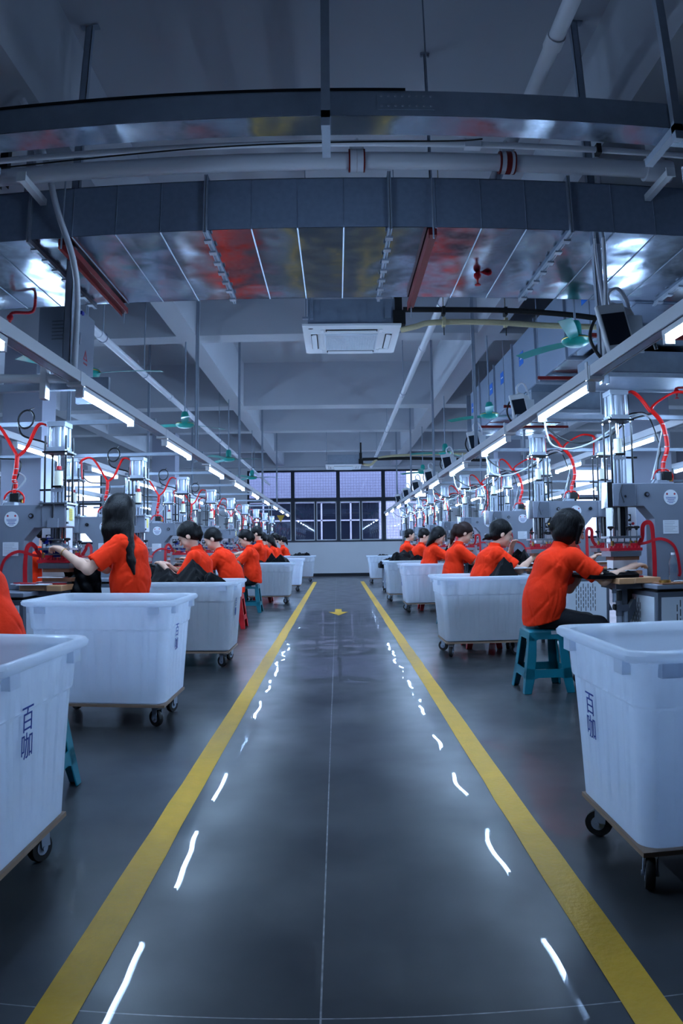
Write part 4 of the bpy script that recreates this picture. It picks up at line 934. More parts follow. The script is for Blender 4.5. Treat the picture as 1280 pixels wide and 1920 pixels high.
# cart with black cloth between far right bins
ct = thing('metal_cart', 'small steel cart holding black cloth between the far right bins', 'cart', (1.36, 17.6, 0))
c_ = MB(); c_.box(-.22, .22, -.35, .35, .66, .70)
for a in (-1, 1):
    for b in (-1, 1): c_.box(a*.2-.02, a*.2+.02, b*.32-.02, b*.32+.02, .1, .68)
c_.build('frame', 'galvd', ct); MB().box(-.21, .21, -.33, .33, .22, .25).build('shelf', 'galvd', ct); MB().box(-.1, .18, -.2, .2, .25, .45).build('carton', 'board', ct)
for a in (-1, 1):
    for b in (-1, 1): MB().cyl((a*.2, b*.3-.0, .05), (a*.2+.03, b*.3, .05), .05, n=16).cyl((a*.2, b*.3, .06), (a*.2, b*.3, .12), .012, n=8).build('caster', 'rubber', ct)
heap('cloth_heap', 'black cloth draped over the steel cart among the far right bins', 1.30, 17.6, .702, .27, .38, .18, 29, .60)

# ================================================================== STOOLS
def make_stool(mt, loc, label, rz=0, h=.5):
    t = thing('plastic_stool', label, 'stool', loc, rz, None); top, bot = .145, .205
    def hwz(z): return bot+(top-bot)*z/h
    s = MB(); rings = []
    for z, o in ((h-.035, .002), (h-.012, .0), (h-.003, -.006), (h, -.018)): rings.append([(p[0], p[1], z) for p in rrect_s(top+o, .035)])
    k = len(rings[0]); s.add([p for r in rings for p in r], [(i*k+j, i*k+(j+1) % k, (i+1)*k+(j+1) % k, (i+1)*k+j) for i in range(3) for j in range(k)]+[tuple(3*k+j for j in range(k)), tuple(range(k))[::-1]])
    s.build('seat', mt, t, ang=50)
    def face(k, poly, th=.008):
        R = Rz(k*PI/2); b = MB(); vs = []
        for (u, z) in poly: hw_ = hwz(z); vs.append((u*hw_, -hw_, z))
        for (u, z) in poly: hw_ = hwz(z)-th; vs.append((u*hw_, -hw_, z))
        n = len(poly); b.add([tuple(R @ Vector(p)) for p in vs], [tuple(range(n)), tuple(range(n, 2*n))[::-1]]+[(i, i+n, (i+1) % n+n, (i+1) % n) for i in range(n)])
        return b
    for nm_, poly in zip(('apron', 'crossbar'), ([(-1, h-.02), (1, h-.02), (1, h-.085), (.62, h-.085), (.5, h-.075), (-.5, h-.075), (-.62, h-.085), (-1, h-.085)],
                     [(-1, .20), (-.5, .19), (.5, .19), (1, .20), (1, .12), (.62, .115), (.45, .125), (-.45, .125), (-.62, .115), (-1, .12)])):
        sk = MB()
        for k in range(4): f = face(k, poly); sk.add(f.v, f.f)
        sk.build(nm_, mt, t)
    for k in range(4):
        lg = MB()
        for kk, sg in ((k, 1), ((k+1) % 4, -1)):
            f = face(kk, [(sg*1.0, 0), (sg*.72, 0), (sg*.62, .12), (sg*.58, .30), (sg*.60, h-.08), (sg*1.0, h-.03)]); lg.add(f.v, f.f)
        lg.build('leg', mt, t, bev=.004)
    return t
def rrect_s(h, r, n=5):
    pts = []
    for cx, cy, a0 in ((h-r, h-r, 0), (-h+r, h-r, PI/2), (-h+r, -h+r, PI), (h-r, -h+r, 3*PI/2)):
        for i in range(n+1): a = a0+PI/2*i/n; pts.append((cx+r*math.cos(a), cy+r*math.sin(a)))
    return pts
st_t = make_stool('stoolt', (1.655, 5.56, 0), 'teal plastic stool under the bobbed-hair woman on the right', .0)
MB().box(.03, .10, -.150, -.146, .462, .49).build('white_sticker', 'label', st_t)
st_r = make_stool('stoolr', (-1.55, 10.15, 0), 'red plastic stool under the broad-backed man on the left')
for (x, y, src, lb) in ((-1.52, 3.2, st_t, 'teal plastic stool mostly hidden by the nearest left bin'), (-1.58, 13.1-.55, st_t, 'teal plastic stool under the ponytailed woman, left of the aisle'), (1.66, 10.15, st_t, 'teal plastic stool under the brown-ponytail woman behind the second right bin'),
                        (-1.60, 14.75, st_r, 'red plastic stool under the tall young man on the left'), (1.66, 12.55, st_r, 'red plastic stool under the loose-haired woman on the right'), (-1.55, 7.85, st_t, 'teal stool under the woman with the red headband'), (1.64, 7.95, st_r, 'red stool under the low-bun woman on the right'),
                        (1.68, 14.8, st_r, 'red stool under the balding man on the right'), (1.66, 17.1, st_t, 'teal stool under the young man far on the right')):
    dup(src, loc=(x, y, 0), label=lb)
for i, y in enumerate((17.0, 19.25, 21.5, 23.8)): dup(st_t if i % 2 else st_r, loc=(-1.66, y, 0), label='%s stool under the %s worker beyond the tall young man on the left' % ('teal' if i % 2 else 'red', ORD[i]))
# ================================================================== PEOPLE (distance-field bodies, one continuous surface each)
class Field:
    def __init__(s, lo, hi, h):
        s.h = h; s.lo = np.array(lo, float); s.n = np.ceil((np.array(hi)-s.lo)/h).astype(int)+1; s.f = np.full(s.n, 1.0, np.float32)
        s.ax = [s.lo[i]+h*np.arange(s.n[i]) for i in range(3)]
    def _sub(s, lo, hi):
        a = np.clip(np.floor((np.array(lo)-s.lo)/s.h).astype(int), 0, s.n); b = np.clip(np.ceil((np.array(hi)-s.lo)/s.h).astype(int)+1, 0, s.n)
        if (b <= a).any(): return None
        sl = tuple(slice(a[i], b[i]) for i in range(3)); P = np.stack(np.meshgrid(*[s.ax[i][sl[i]] for i in range(3)], indexing='ij'), -1).astype(np.float32)
        return sl, P
    def put(s, fn, lo, hi, k=.0, op='u', pad=.03):
        q = s._sub(np.array(lo)-pad-k, np.array(hi)+pad+k)
        if q is None: return
        sl, P = q; d = fn(P).astype(np.float32); f = s.f[sl]
        if op == 'u':
            if k > 0: hh = np.clip(.5+.5*(f-d)/k, 0, 1); r = f*(1-hh)+d*hh-k*hh*(1-hh)
            else: r = np.minimum(f, d)
        elif op == 's':
            d = -d
            if k > 0: hh = np.clip(.5-.5*(f-d)/k, 0, 1); r = f*(1-hh)+d*hh+k*hh*(1-hh)
            else: r = np.maximum(f, d)
        s.f[sl] = r
    def cone(s, a, b, ra, rb, k=.02, sc=None, op='u', cut=False):
        a = np.array(a, float); b = np.array(b, float); S = np.array(sc if sc is not None else (1, 1, 1), float)
        lo = np.minimum(a-ra/S, b-rb/S); hi = np.maximum(a+ra/S, b+rb/S); A, B = (a*S).astype(np.float32), (b*S).astype(np.float32); ba = B-A; L2 = float(ba@ba)+1e-9; L = L2**.5
        def fn(P):
            p = P*S.astype(np.float32)-A; t0 = (p@ba)/L2; t = np.clip(t0, 0, 1)
            d = np.linalg.norm(p-t[..., None]*ba, axis=-1)-(ra+(rb-ra)*t)
            if cut: d = np.maximum(d, np.maximum((t0-1)*L, -(t0+.6)*L))
            return d
        s.put(fn, lo, hi, k, op)
    def chain(s, pts, rs, k=.02, sc=None):
        for i in range(len(pts)-1): s.cone(pts[i], pts[i+1], rs[i], rs[i+1], k, sc)
    def ell(s, c, r, k=.02, R=None, op='u'):
        c = np.array(c, float); r = np.array(r, float); m = r.max(); RR = np.eye(3, dtype=np.float32) if R is None else np.array(R, np.float32)
        def fn(P):
            p = (P-c.astype(np.float32))@RR; k0 = np.linalg.norm(p/r.astype(np.float32), axis=-1); k1 = np.linalg.norm(p/(r*r).astype(np.float32), axis=-1)+1e-6
            return k0*(k0-1)/k1
        s.put(fn, c-m, c+m, k, op)
    def mesh(s):
        f = s.f; g = f < 0; n = f.shape
        cs = [(0, 0, 0), (1, 0, 0), (0, 1, 0), (1, 1, 0), (0, 0, 1), (1, 0, 1), (0, 1, 1), (1, 1, 1)]
        def cr(A, c): return A[c[0]:n[0]-1+c[0], c[1]:n[1]-1+c[1], c[2]:n[2]-1+c[2]]
        cnt = sum(cr(g, c).astype(np.int8) for c in cs); act = (cnt > 0) & (cnt < 8); idx = np.full(act.shape, -1, np.int64); w_ = np.argwhere(act); idx[act] = np.arange(len(w_))
        acc = np.zeros((len(w_), 3)); num = np.zeros(len(w_)); V = [cr(f, c)[act] for c in cs]
        for i in range(8):
            for j in range(i+1, 8):
                d = [cs[j][k]-cs[i][k] for k in range(3)]
                if sum(map(abs, d)) != 1: continue
                a, b = V[i], V[j]; m_ = (a < 0) != (b < 0); t = np.where(m_, a/np.where(m_, a-b, 1), 0)
                for k in range(3): acc[:, k] += np.where(m_, cs[i][k]+t*d[k], 0)
                num += m_
        P = s.lo+(w_+acc/num[:, None])*s.h; F = []
        for ax in range(3):
            sl0 = [slice(None)]*3; sl1 = [slice(None)]*3; sl0[ax] = slice(0, n[ax]-1); sl1[ax] = slice(1, n[ax]); a, b = g[tuple(sl0)], g[tuple(sl1)]
            e = np.argwhere(a != b); o1, o2 = (ax+1) % 3, (ax+2) % 3; e = e[(e[:, o1] > 0) & (e[:, o2] > 0) & (e[:, o1] < n[o1]-1) & (e[:, o2] < n[o2]-1)]
            if not len(e): continue
            flip = a[tuple(e.T)]
            def cell(d1, d2): q = e.copy(); q[:, o1] -= d1; q[:, o2] -= d2; return idx[tuple(q.T)]
            q = np.stack([cell(1, 1), cell(0, 1), cell(0, 0), cell(1, 0)], 1); q[~flip] = q[~flip][:, ::-1]; F.append(q)
        return P, np.concatenate(F)
    def build(s, name, mt, parent, sm=1):
        P, F = s.mesh(); me = bpy.data.meshes.new(name); me.from_pydata(P.tolist(), [], F.tolist()); me.materials.append(M[mt]); me.shade_smooth(); me.update()
        o = bpy.data.objects.new(name, me); COL.objects.link(o); o.parent = parent
        return o
def V3(*a): return np.array(a, float)
def noise_disp(F, amp, seed, fr=26, soft=False):
    r = np.random.default_rng(seed); X, Y, Z = np.meshgrid(*F.ax, indexing='ij'); d = np.full(F.f.shape, 9, np.float32)
    for i in range(4 if not soft else 3):
        k = r.normal(size=3); k[2] *= .8; k = k/np.linalg.norm(k)*fr*r.uniform(.5, 1.2); q = r.normal(size=3)*9
        d = np.minimum(d, np.abs(np.sin(k[0]*X+k[1]*Y+k[2]*Z+.8*np.sin(q[0]*X+q[1]*Y+q[2]*Z)+r.uniform(0, 6.3))).astype(np.float32)*r.uniform(1.0, 2.2))
    F.f -= amp*np.clip(d, 0, .8)
def ik(sh, hd, l1, l2, pole):
    v = hd-sh; d = np.linalg.norm(v); d2 = min(d, (l1+l2)*.995); u = v/d; a = (l1*l1-l2*l2+d2*d2)/(2*d2); hgt = math.sqrt(max(0, l1*l1-a*a)); p = np.array(pole, float); p -= u*(p@u); p /= np.linalg.norm(p)
    return sh+u*a+p*hgt, sh+u*d2
def person(label, x, y, rz, vox=.012, head=(.22, 0, 1.31), hp=.25, yaw=0, hips=(.0, 0, .60), belly=(.03, 0, .80), chest=(.10, 0, 1.0), neck=(.165, 0, 1.155),
           hands=((.62, -.10, 1.0), (.62, .16, 1.0)), curl=(.5, .5), hair='pony', hairc='hairb', male=False, stand=False, fat=1.0, legs=True, hs=1.12, feet=((.36, -.12), (.36, .12)), shl=.185, bracelet=False, shirt_noise=.0085, arms_pole=(-.2, 0, -1), pole_y=.35, shf=.0):
    t = thing('person', label, 'person', (x, y, 0), rz, None)
    hips, belly, chest, neck, head = map(lambda q: np.array(q, float), (hips, belly, chest, neck, head))
    lo = V3(-.35, -.42, -.01); hi = V3(max(.65, max(h[0] for h in hands)+.16), .42, head[2]+.25); lo[0] = min(-.35, head[0]-.3)
    B = Field(lo, hi, vox)
    shoulders = []
    for q in (-1, 1): shoulders.append(chest*.30+neck*.70+V3(shf, q*shl, -.035))
    SY = (1, .72, 1)
    B.chain([hips+V3(0, 0, .02), belly, chest, chest*.3+neck*.7], [.105*fat, .10*fat, .11*fat, .07], .05, SY)
    B.cone(shoulders[0], shoulders[1], .048, .048, .05)
    B.cone(neck+V3(-.015, 0, -.04), head+V3(-.03, 0, -.05), .056 if male else .049, .050 if male else .044, .03)
    # head
    Rh = np.array((Rz(yaw) @ Ry(hp)).to_3x3()); H = lambda px, py, pz: head+Rh@(V3(px, py, pz)*hs)
    RT_ = Rh
    B.ell(H(-.008, 0, .032), V3(.098, .078, .088)*hs, .0, RT_); B.ell(H(.03, 0, -.03), V3(.062, .062, .086)*hs, .03, RT_)
    B.cone(H(.0, 0, -.062), H(.066, 0, -.098), .050*hs, .021*hs, .02); B.ell(H(.05, -.034, -.045), V3(.03, .028, .032)*hs, .02, RT_); B.ell(H(.05, .034, -.045), V3(.03, .028, .032)*hs, .02, RT_)
    B.cone(H(.078, -.034, .020), H(.078, .034, .020), .014*hs, .014*hs, .02)
    if vox < .014:
        for q in (-1, 1): B.ell(H(.098, q*.032, .002), V3(.018, .018, .012)*hs, .012, RT_, 's')
    B.cone(H(.086, 0, .006), H(.110, 0, -.030), .009*hs, .0125*hs, .012); B.ell(H(.090, 0, -.062), V3(.013, .024, .007)*hs, .008, RT_); B.ell(H(.087, 0, -.074), V3(.012, .02, .007)*hs, .008, RT_)
    for q in (-1, 1): B.ell(H(-.005, q*.079, -.008), V3(.022, .012, .033)*hs, .008, RT_)
    # arms, hands with five fingers
    arm = []
    for i, q in enumerate((-1, 1)):
        hd = np.array(hands[i], float); pol = np.array(arms_pole, float)+V3(0, q*pole_y, 0); el, wr = ik(shoulders[i], hd, .31, .285, pol); arm.append((shoulders[i], el, wr))
        B.chain([shoulders[i], (shoulders[i]+el)/2, el], [.052, .046*fat, .039], .03); B.chain([el, el*.7+wr*.3, wr], [.040, .039, .026], .025)
        fwd_ = wr-el; fwd_ /= np.linalg.norm(fwd_); up_ = V3(0, 0, 1)-fwd_*fwd_[2]; up_ /= np.linalg.norm(up_)+1e-9; side = np.cross(up_, fwd_)
        cu = curl[i]; pal = wr+fwd_*.075-up_*.01
        B.cone(wr, wr+fwd_*.035-up_*.004, .025, .028, .015, None); 
        for m_ in (-.022, 0, .022): B.cone(wr+fwd_*.02+side*m_*.6, pal+side*m_, .017, .015, .012)
        fr = .0095 if vox < .009 else .011
        for j, (off, ln) in enumerate(((-.030, .065), (-.010, .075), (.010, .070), (.030, .055))):
            p0 = pal+side*off; a1 = cu*.9; d1 = fwd_*math.cos(a1)-up_*math.sin(a1)+side*off*1.5; a2 = a1+cu*1.1; d2 = fwd_*math.cos(a2)-up_*math.sin(a2); a3 = a2+cu*.8; d3 = fwd_*math.cos(a3)-up_*math.sin(a3)
            p1 = p0+d1*ln*.45; p2 = p1+d2*ln*.33; p3 = p2+d3*ln*.25; B.chain([p0, p1, p2, p3], [fr*1.1, fr, fr*.92, fr*.8], .004)
        ts = -side*q
        p0 = wr+fwd_*.02+ts*.024; p1 = p0+fwd_*.028+ts*.020-up_*.014; p2 = p1+fwd_*.030+ts*.002-up_*.012; B.chain([p0, p1, p2], [.016, .012, .0095], .008)
    # legs
    leg = []
    if legs:
        for i, q in enumerate((-1, 1)):
            hj = hips+V3(0, q*.095, -.0)
            if stand: kn = V3(hips[0]+.02, q*.10, .48); an = V3(hips[0]-.02, q*.11, .09)
            else: kn = V3(hips[0]+.42, q*.14, .52); an = V3(feet[i][0], feet[i][1], .10)
            toe = an+V3(.13, q*.015, -.065); leg.append((hj, kn, an, toe))
            B.chain([hj, kn, an], [.078, .052, .036], .03); B.chain([an, an+V3(.0, 0, -.05), toe], [.036, .036, .028], .02)
    body = B.build('body', 'skin', t)
    # shirt
    S = Field(V3(lo[0], -.42, hips[2]-.22), V3(max(arm[0][1][0], arm[1][1][0])+.12, .42, neck[2]+.12), vox)
    S.chain([hips+V3(-.005, 0, -.03 if not stand else -.07), hips*.5+belly*.5+V3(-.005, 0, 0), belly+V3(-.005, 0, 0), chest+V3(-.005, 0, 0), chest*.25+neck*.75+V3(-.01, 0, -.03)], [v*fat-.004 for v in (.150, .148, .142, .132)]+[.083], .05, SY)
    S.cone(shoulders[0]+V3(0, .015, .0), shoulders[1]+V3(0, -.015, 0), .064, .064, .04)
    for i, q in enumerate((-1, 1)):
        a, el, wr = arm[i]; en = a*.22+el*.78; S.cone(a+V3(0, -q*.02, 0), en, .075, .074*(1+.1*(fat-1)), .035, None, 'u', True)
    noise_disp(S, shirt_noise, int(abs(x*7+y*13))+3)
    n1, n2 = neck+V3(-.012, 0, -.03), neck+(head-neck)*.28+V3(-.02, 0, .0)
    S.cone(n1, n2, .078, .062, .012, None, 'u', True)
    S.cone(neck*.6+head*.4+V3(-.02, 0, .02), neck*.2+head*.8, .060, .060, .0, None, 's')
    for i in (0, 1):   # open the cuff so the arm sits in the sleeve
        a, el, wr = arm[i]; S.cone(a*.34+el*.66, el, .052, .060, .006, None, 's')
    zc = hips[2]-(.075 if not stand else .16)
    hem = (lambda P: zc+(.30*(P[..., 0]-hips[0]+.13) if not stand else 0)-P[..., 2])
    S.f = np.maximum(S.f, hem(np.stack(np.meshgrid(*S.ax, indexing='ij'), -1)).astype(np.float32))
    S.build('polo_shirt', 'orange', t)
    if legs:
        T = Field(V3(lo[0], -.32, 0), V3(.72, .32, hips[2]+.18), vox*1.2)
        T.cone(hips+V3(0, -.04, .05), hips+V3(0, .04, .05), .125, .125, .04, (1, .9, 1)); 
        for hj, kn, an, toe in leg: T.chain([hj+V3(0, 0, -.005), kn, an+V3(0, 0, .02)], [.098, .075, .060], .03)
        GX = np.stack(np.meshgrid(*T.ax, indexing='ij'), -1); T.f = np.maximum(T.f, (.075-GX[..., 2]).astype(np.float32)); 
        if not stand: T.f = np.maximum(T.f, np.where(GX[..., 0] < hips[0]+.16, (.508-GX[..., 2]), -1).astype(np.float32))
        T.build('trousers', 'navy', t)
        for hj, kn, an, toe in leg:
            W = Field(an-V3(.12, .09, .12), toe+V3(.12, .09, .10), max(vox, .01)); W.chain([an+V3(-.02, 0, -.045), an+V3(.04, 0, -.045), toe+V3(0, 0, .0)], [.046, .046, .038], .02); W.f = np.maximum(W.f, (.0-np.meshgrid(*W.ax, indexing='ij')[2]).astype(np.float32)); W.build('shoe', 'shoe', t)
    # hair
    hv = min(vox, .012); Q = Field(head-V3(.42, .26, .62), head+V3(.25, .26, .26), hv)
    sh = .0 if male else .006
    Q.ell(H(-.014, 0, .040), V3(.104+sh, .088+sh, .094+sh)*hs, 0, RT_)
    if not male or hair == 'short': Q.ell(H(-.045, 0, -.015), V3(.068, .078, .065 if not male else .05)*hs, .02, RT_)
    if hair == 'bob': Q.ell(H(-.02, 0, -.02), V3(.095, .092, .105)*hs, .02, RT_); Q.cone(H(.045, -.072, .03), H(.055, -.070, -.085), .022*hs, .010*hs, .01); Q.cone(H(.045, .072, .03), H(.055, .070, -.085), .022*hs, .010*hs, .01)
    if hair == 'loose': Q.ell(H(-.035, 0, -.03), V3(.098, .095, .11)*hs, .02, RT_); Q.cone(H(-.05, -.03, -.06), H(-.095, -.02, -.20), .07*hs, .02*hs, .03); Q.cone(H(-.05, .03, -.06), H(-.095, .02, -.20), .07*hs, .02*hs, .03); Q.cone(H(.04, -.074, .02), H(.06, -.07, -.10), .022*hs, .008*hs, .01)
    if hair == 'long':
        Q.ell(H(.0, .01, -.0), V3(.104, .096, .12)*hs, .02, RT_); y_ = head[1]
        Q.chain([head+V3(.055, .055, .02), head+V3(.065, .075, -.14), head+V3(.06, .09, -.30)], [.062, .05, .030], .03)
        Q.chain([head+V3(-.0, .05, .0), head+V3(-.015, .08, -.15), head+V3(-.03, .10, -.27)], [.085, .07, .045], .04)
        Q.chain([head+V3(-.06, .04, .02), head+V3(-.08, .08, -.14), head+V3(-.115, .145, -.27), head+V3(-.155, .180, -.39), head+V3(-.180, .188, -.49)], [.075, .062, .046, .028, .008], .03)
    # free the face
    if hair in ('long',): Q.ell(H(.120, -.03, -.03), V3(.060, .065, .10)*hs, .01, RT_, 's')
    elif hair == 'bob': Q.ell(H(.098, 0, -.045), V3(.072, .068, .085)*hs, .01, RT_, 's')
    else:
        Q.ell(H(.090, 0, -.040), V3(.082, .115, .092)*hs, .012, RT_, 's'); Q.ell(H(.035, 0, -.085), V3(.075, .12, .060)*hs, .012, RT_, 's')
        if male: Q.ell(H(.0, 0, -.11), V3(.09, .12, .07)*hs, .01, RT_, 's')
    if hair == 'pony': h0 = H(-.102, 0, .03); Q.chain([h0, h0+V3(-.03, .01, -.005), h0+V3(-.052, .02, -.07), h0+V3(-.045, .02, -.15)], [.020, .026, .030, .012], .012)
    if hair == 'ponylong': h0 = H(-.095, 0, .05); Q.chain([h0, h0+V3(-.04, 0, .0), h0+V3(-.075, 0, -.08), h0+V3(-.10, 0, -.17), h0+V3(-.12, 0, -.25)], [.022, .040, .046, .034, .014], .02)
    if hair == 'lowbun': Q.ell(H(-.118, 0, -.055), V3(.038, .036, .03)*hs, .01, RT_); Q.cone(H(-.12, 0, -.06), H(-.165, 0, -.09), .02, .008, .01)
    if hair == 'bob': Q.ell(H(-.112, .01, .0), V3(.032, .045, .050)*hs, .015, RT_)
    noise_disp(Q, .004, 5, 45, True)
    Q.build('hair', hairc, t)
    # face details
    if vox < .016:
        for q in (-1, 1):
            p = H(.0915, q*.032, .003); MB().ell(p, (.007*hs, .012*hs, .0045*hs), 10, 6, 0, R=Matrix(Rh.tolist())).build('eye', 'eye', t)
            MB().tube([H(.096, q*.014, .021), H(.096, q*.030, .027), H(.084, q*.048, .022)], [.0025, .0038, .002], 6).build('eyebrow', 'hairb', t)
        MB().tube([H(.1005, -.018, -.068), H(.1035, 0, -.067), H(.1005, .018, -.068)], [.002, .0045, .002], 6).build('mouth', 'lip', t)
    if hair == 'bob': MB().tube([H(-.14, .0, -.03), H(-.155, 0, -.0), H(-.145, 0, .04)], .008, 8).ell(H(-.15, -.02, -.01), (.008, .008, .008), m=1).build('hair_clip', ['black', 'gold'], t)
    if hair in ('pony', 'ponylong') : MB().ell(H(-.106, 0, .03 if hair == 'pony' else .05), (.018, .020, .020), 12, 8).build('hair_tie', 'redp' if hair == 'pony' else 'black', t)
    if bracelet:
        a, el, wr = arm[1 if rz > 1 else 0]; u = (wr-el)/np.linalg.norm(wr-el); v = Vector(u).orthogonal().normalized(); w2 = Vector(u).cross(v); c = Vector(wr-u*.02)
        MB().tube([c+(v*math.cos(k*PI/8)+w2*math.sin(k*PI/8))*.031 for k in range(16)], .0028, 6, closed=True).build('bracelet', 'gold', t)
    return t
if not SKIP_PEOPLE:
    # right of the aisle, facing the presses (+x)
    person('bob-haired woman in orange polo on the teal stool at the nearest right press', 1.66, 5.56, 0, vox=.0075, head=(.235, 0, 1.30), hp=.30, hands=((.70, -.17, .985), (.46, .16, 1.02)), hair='bob', shf=.05, hs=1.2, fat=1.06, shl=.19, bracelet=False)
    person('woman with a low bun in an orange polo leaning over black cloth on the right', 1.64, 7.86, 0, vox=.009, head=(.235, 0, 1.30), hp=.20, hands=((.60, -.12, 1.05), (.40, .20, 1.13)), hair='lowbun', hs=1.2, fat=1.06)
    person('woman with a brown ponytail in an orange polo, third on the right', 1.67, 10.15, 0, vox=.011, head=(.20, 0, 1.345), hp=.35, chest=(.06, 0, 1.02), neck=(.12, 0, 1.18), hands=((.60, -.14, 1.0), (.60, .18, 1.02)), hair='ponylong', hairc='hairbr', hs=1.18)
    person('woman with loose black hair in an orange polo, fourth on the right', 1.61, 12.45, 0, vox=.012, head=(.21, 0, 1.34), hp=.45, chest=(.08, 0, 1.02), neck=(.13, 0, 1.17), hands=((.62, -.1, 1.06), (.45, .22, 1.15)), hair='loose', hs=1.2)
    person('balding man in an orange polo leaning forward, fifth on the right', 1.64, 14.75, 0, vox=.014, head=(.21, 0, 1.36), hp=.35, chest=(.09, 0, 1.02), neck=(.15, 0, 1.18), hair='short', male=True, hs=1.25, fat=1.12)
    person('young man with short hair in an orange polo, farthest worker on the right', 1.63, 17.05, 0, vox=.016, head=(.15, 0, 1.41), hp=.05, chest=(.04, 0, 1.06), neck=(.09, 0, 1.22), hair='short', male=True, hs=1.2)
    # left of the aisle, facing -x
    person('person in an orange polo cut off by the left edge of the photo', -1.70, 3.25, PI, vox=.010, head=(.25, 0, 1.30), hair='bob', hs=1.15, fat=1.06)
    person('standing woman in orange polo with very long straight black hair', -1.685, 5.50, PI, vox=.0075, stand=True, hips=(.0, 0, .86), belly=(-.02, 0, .98), chest=(-.01, 0, 1.14), neck=(.03, 0, 1.30), head=(.075, 0, 1.475), hp=.25, yaw=.35, hands=((.50, -.10, 1.10), (.47, .21, 1.17)), curl=(.6, .8), hair='long', hs=1.12, fat=.98, shl=.17, bracelet=True, arms_pole=(-.1, 0, -1), pole_y=.55)
    person('woman with a red headband and ponytail in an orange polo, seated on the left', -1.51, 7.76, PI, vox=.009, head=(.165, 0, 1.315), hp=.55, chest=(.05, 0, 1.0), neck=(.085, 0, 1.155), hands=((.42, -.10, .98), (.42, .12, .98)), hair='pony', hs=1.2)
    person('broad-backed man with short black hair in an orange polo on the left', -1.53, 10.05, PI, vox=.011, head=(.285, 0, 1.30), hp=.45, chest=(.13, 0, 1.0), neck=(.19, 0, 1.13), hair='short', male=True, hs=1.25, fat=1.16)
    person('woman with a ponytail in an orange polo on a teal stool, fourth seated left', -1.52, 12.45, PI, vox=.012, head=(.14, 0, 1.33), hp=.4, chest=(.04, 0, 1.01), neck=(.075, 0, 1.17), hands=((.45, -.1, 1.05), (.45, .15, 1.05)), hair='pony', hs=1.2)
    person('tall young man in an orange polo on the left beyond the ponytailed woman', -1.62, 14.7, PI, vox=.014, head=(.10, 0, 1.45), hp=.25, chest=(.03, 0, 1.08), neck=(.05, 0, 1.26), hair='short', male=True, hs=1.25, hips=(0, 0, .62))
    for i, (y, dx, hr, lb) in enumerate(((17.0, .24, 'short', 'first'), (19.2, .26, 'loose', 'second'), (21.5, .16, 'pony', 'third'), (23.7, .20, 'ponylong', 'fourth'))):
        person('distant worker in an orange polo, %s beyond the tall young man on the left' % lb, (-1.62, -1.64, -1.80, -1.72)[i], y, PI, vox=.016, head=(dx, 0, (1.36, 1.33, 1.42, 1.36)[i]), hp=.4, hair=hr, male=False, hs=1.22)
    # behind the presses
    person('young worker seen through the gap of the near left press', -3.95, 8.6, .15, vox=.012, head=(.22, 0, 1.35), hp=.45, hair='short', male=True, hs=1.2)
    person('worker with a red hair clip glimpsed between the right presses', 3.85, 13.0, PI, vox=.016, head=(.15, 0, 1.34), hp=.3, hair='pony', hs=1.2)

# ------------------------------------------------------------------ cloth in hands and small things on the tables
def sheet(name, label, c00, c10, c01, c11, seed, sag=.0, fold=.02, nu=36, nv=30, mt='cloth', group=None, cat='cloth', th=.004):
    c00, c10, c01, c11 = map(Vector, (c00, c10, c01, c11)); r = random.Random(seed); ph = [r.uniform(0, 6.3) for _ in range(6)]
    nrm = (c10-c00).cross(c01-c00).normalized(); vs = []
    for s_ in (0, 1):
        for i in range(nu+1):
            for j in range(nv+1):
                u, v = i/nu, j/nv; p = c00*(1-u)*(1-v)+c10*u*(1-v)+c01*(1-u)*v+c11*u*v
                d = fold*((1-abs(math.sin(5*u+3*v+ph[0])))*1.2+(1-abs(math.sin(9*u-4*v+ph[1])))*.8*(.3+v)+(1-abs(math.sin(4*u+11*v+ph[2])))*.5-1)
                p = p+nrm*(d-s_*th); p.z -= sag*4*u*(1-u); vs.append(p)
    N = (nu+1)*(nv+1); fs = [(i*(nv+1)+j, (i+1)*(nv+1)+j, (i+1)*(nv+1)+j+1, i*(nv+1)+j+1) for i in range(nu) for j in range(nv)]; fs += [tuple(q+N for q in f[::-1]) for f in fs]
    ed = [(i, 0) for i in range(nu)]+[(nu, j) for j in range(nv)]+[(i, nv) for i in range(nu, 0, -1)]+[(0, j) for j in range(nv, 0, -1)]
    for k in range(len(ed)): a = ed[k][0]*(nv+1)+ed[k][1]; q = ed[(k+1) % len(ed)]; c = q[0]*(nv+1)+q[1]; fs.append((a, a+N, c+N, c))
    return tag(MB().add(vs, fs).build(name, mt, ang=75), label, cat, group)
G_ = 'pieces of black cloth the workers handle'
sheet('garment_piece', 'black cloth hanging from the hands of the standing woman', (-2.24, 5.52, 1.10), (-1.90, 5.44, 1.03), (-2.16, 5.40, .80), (-1.86, 5.40, .72), 1, fold=.03, group=G_)
heap('garment_piece', 'black cloth spread on the table before the bobbed-hair woman', 2.17, 5.50, .925, .22, .25, .05, 41, .90, group=G_)
heap('garment_piece', 'black cloth lifted in the far hand of the low-bun woman', 2.20, 8.02, .925, .20, .16, .21, 43, .90, group=G_)
heap('garment_piece', 'rumpled black cloth under the hands of the woman with the red headband', -2.0, 7.72, .87, .30, .24, .11, 44, .84, group=G_)
heap('garment_piece', 'black cloth on the table beyond the woman with the red headband', -2.25, 8.1, .91, .20, .14, .13, 45, .9, group=G_)
heap('garment_piece', 'dark cloth held up by the loose-haired woman on the right', 2.10, 12.72, 1.0, .16, .12, .16, 46, .92, group=G_)
heap('garment_piece', 'black cloth on the table beside the broad-backed man', -2.2, 10.1, .91, .2, .2, .07, 47, .9, group=G_)
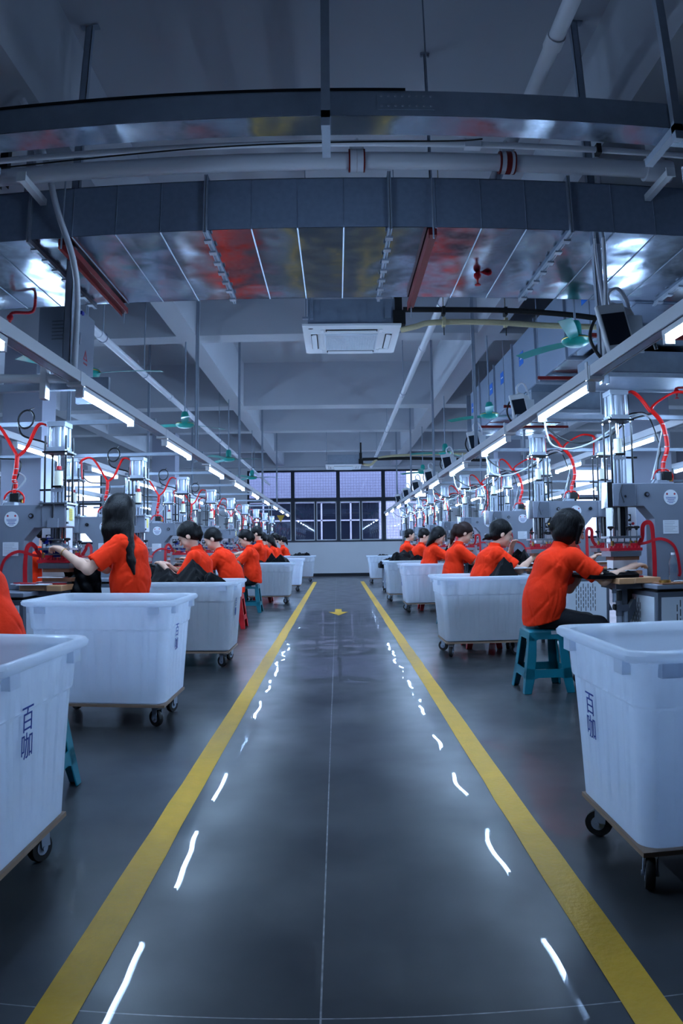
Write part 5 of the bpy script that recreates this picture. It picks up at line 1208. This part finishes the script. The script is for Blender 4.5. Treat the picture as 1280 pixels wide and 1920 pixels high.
heap('garment_piece', 'black cloth on the table before the brown-ponytail woman', 2.25, 10.2, .91, .18, .2, .07, 48, .9, group=G_)
# table clutter on the near right table
bt = thing('water_bottle', 'clear water bottle standing on the near right press table', 'bottle', (2.66, 5.28, .858))
MB().lathe([(.030, 0), (.034, .006), (.034, .05), (.031, .056), (.034, .062), (.034, .15), (.030, .175), (.014, .205), (.013, .222)], n=24).build('bottle_body', 'bottle', bt)
MB().lathe([(.015, .218), (.015, .236)], n=18).build('cap', 'label', bt)
MB().lathe([(.0345, .08), (.0345, .14)], n=24).build('wrap_label', 'glassc', bt)
tool = thing('blue_tool', 'bright blue handled tool lying on the near right table', 'tool', (2.78, 5.08, .87))
MB().tube(smooth_path([(-.07, 0, .012), (-.04, .0, .014), (.02, 0, .012), (.10, .01, .012)], 5), [.016]*15+[.010], 10).build('handle', 'bluetool', tool)
MB().cyl((-.22, -.01, .008), (-.06, 0, .012), .005).build('shaft', 'label', tool)
tag(MB().box(2.44, 2.94, 5.02, 5.20, .859, .868).build('cutting_board', 'woodd'), 'brown board lying on the near right table', 'board')
tag(MB().lathe([(.035, 0), (.045, .002), (.045, .02), (.028, .022), (.028, .002)], (2.50, 5.10, .868), 20).build('tape_roll', 'gold'), 'small roll of amber tape on the near right table', 'tape')
tag(MB().box(2.35, 2.52, 7.45, 7.60, .905, 1.06).build('carton', 'board'), 'brown cardboard box on the table behind the bobbed-hair woman', 'box')
pb = thing('parts_box', 'clear plastic box on the table behind the bobbed-hair woman', 'box', (2.29, 7.35, .905))
MB().box(-.07, .07, -.05, .05, 0, .10).build('box_body', 'clear', pb); MB().box(-.06, .05, -.04, .04, .11, .16).box(-.075, .075, -.055, .055, .10, .11).build('box_lid', 'black', pb)
for i, (x, y, z, a, l) in enumerate(((-2.36, 5.22, .906, .1, 'white folded sheet on the near left press table'), (-2.44, 5.27, .906, -.3, 'pink and white sheet on the near left press table'), (2.06, 7.6, .906, .2, 'white sheet on the second right press table'))):
    tag(MB().box(x-.13, x+.13, y-.05, y+.05, z, z+.008, 0, R=Rz(a)).box(x-.10, x+.02, y-.04, y+.04, z+.008, z+.016, 1, R=Rz(a)).build('folded_sheet', ['paper', 'redp' if i < 2 else 'paper']), l, 'paper', 'sheets on the press tables')
tag(MB().prism([(-2.32, 2.35), (-2.02, 2.35), (-2.17, 2.08)], YF+.06, YF+.07, 'y').build('triangle_sticker', mat('amber_sticker', (222, 176, 50), .5)), 'yellow downward triangle sticker on the far window, left of centre', 'sticker')
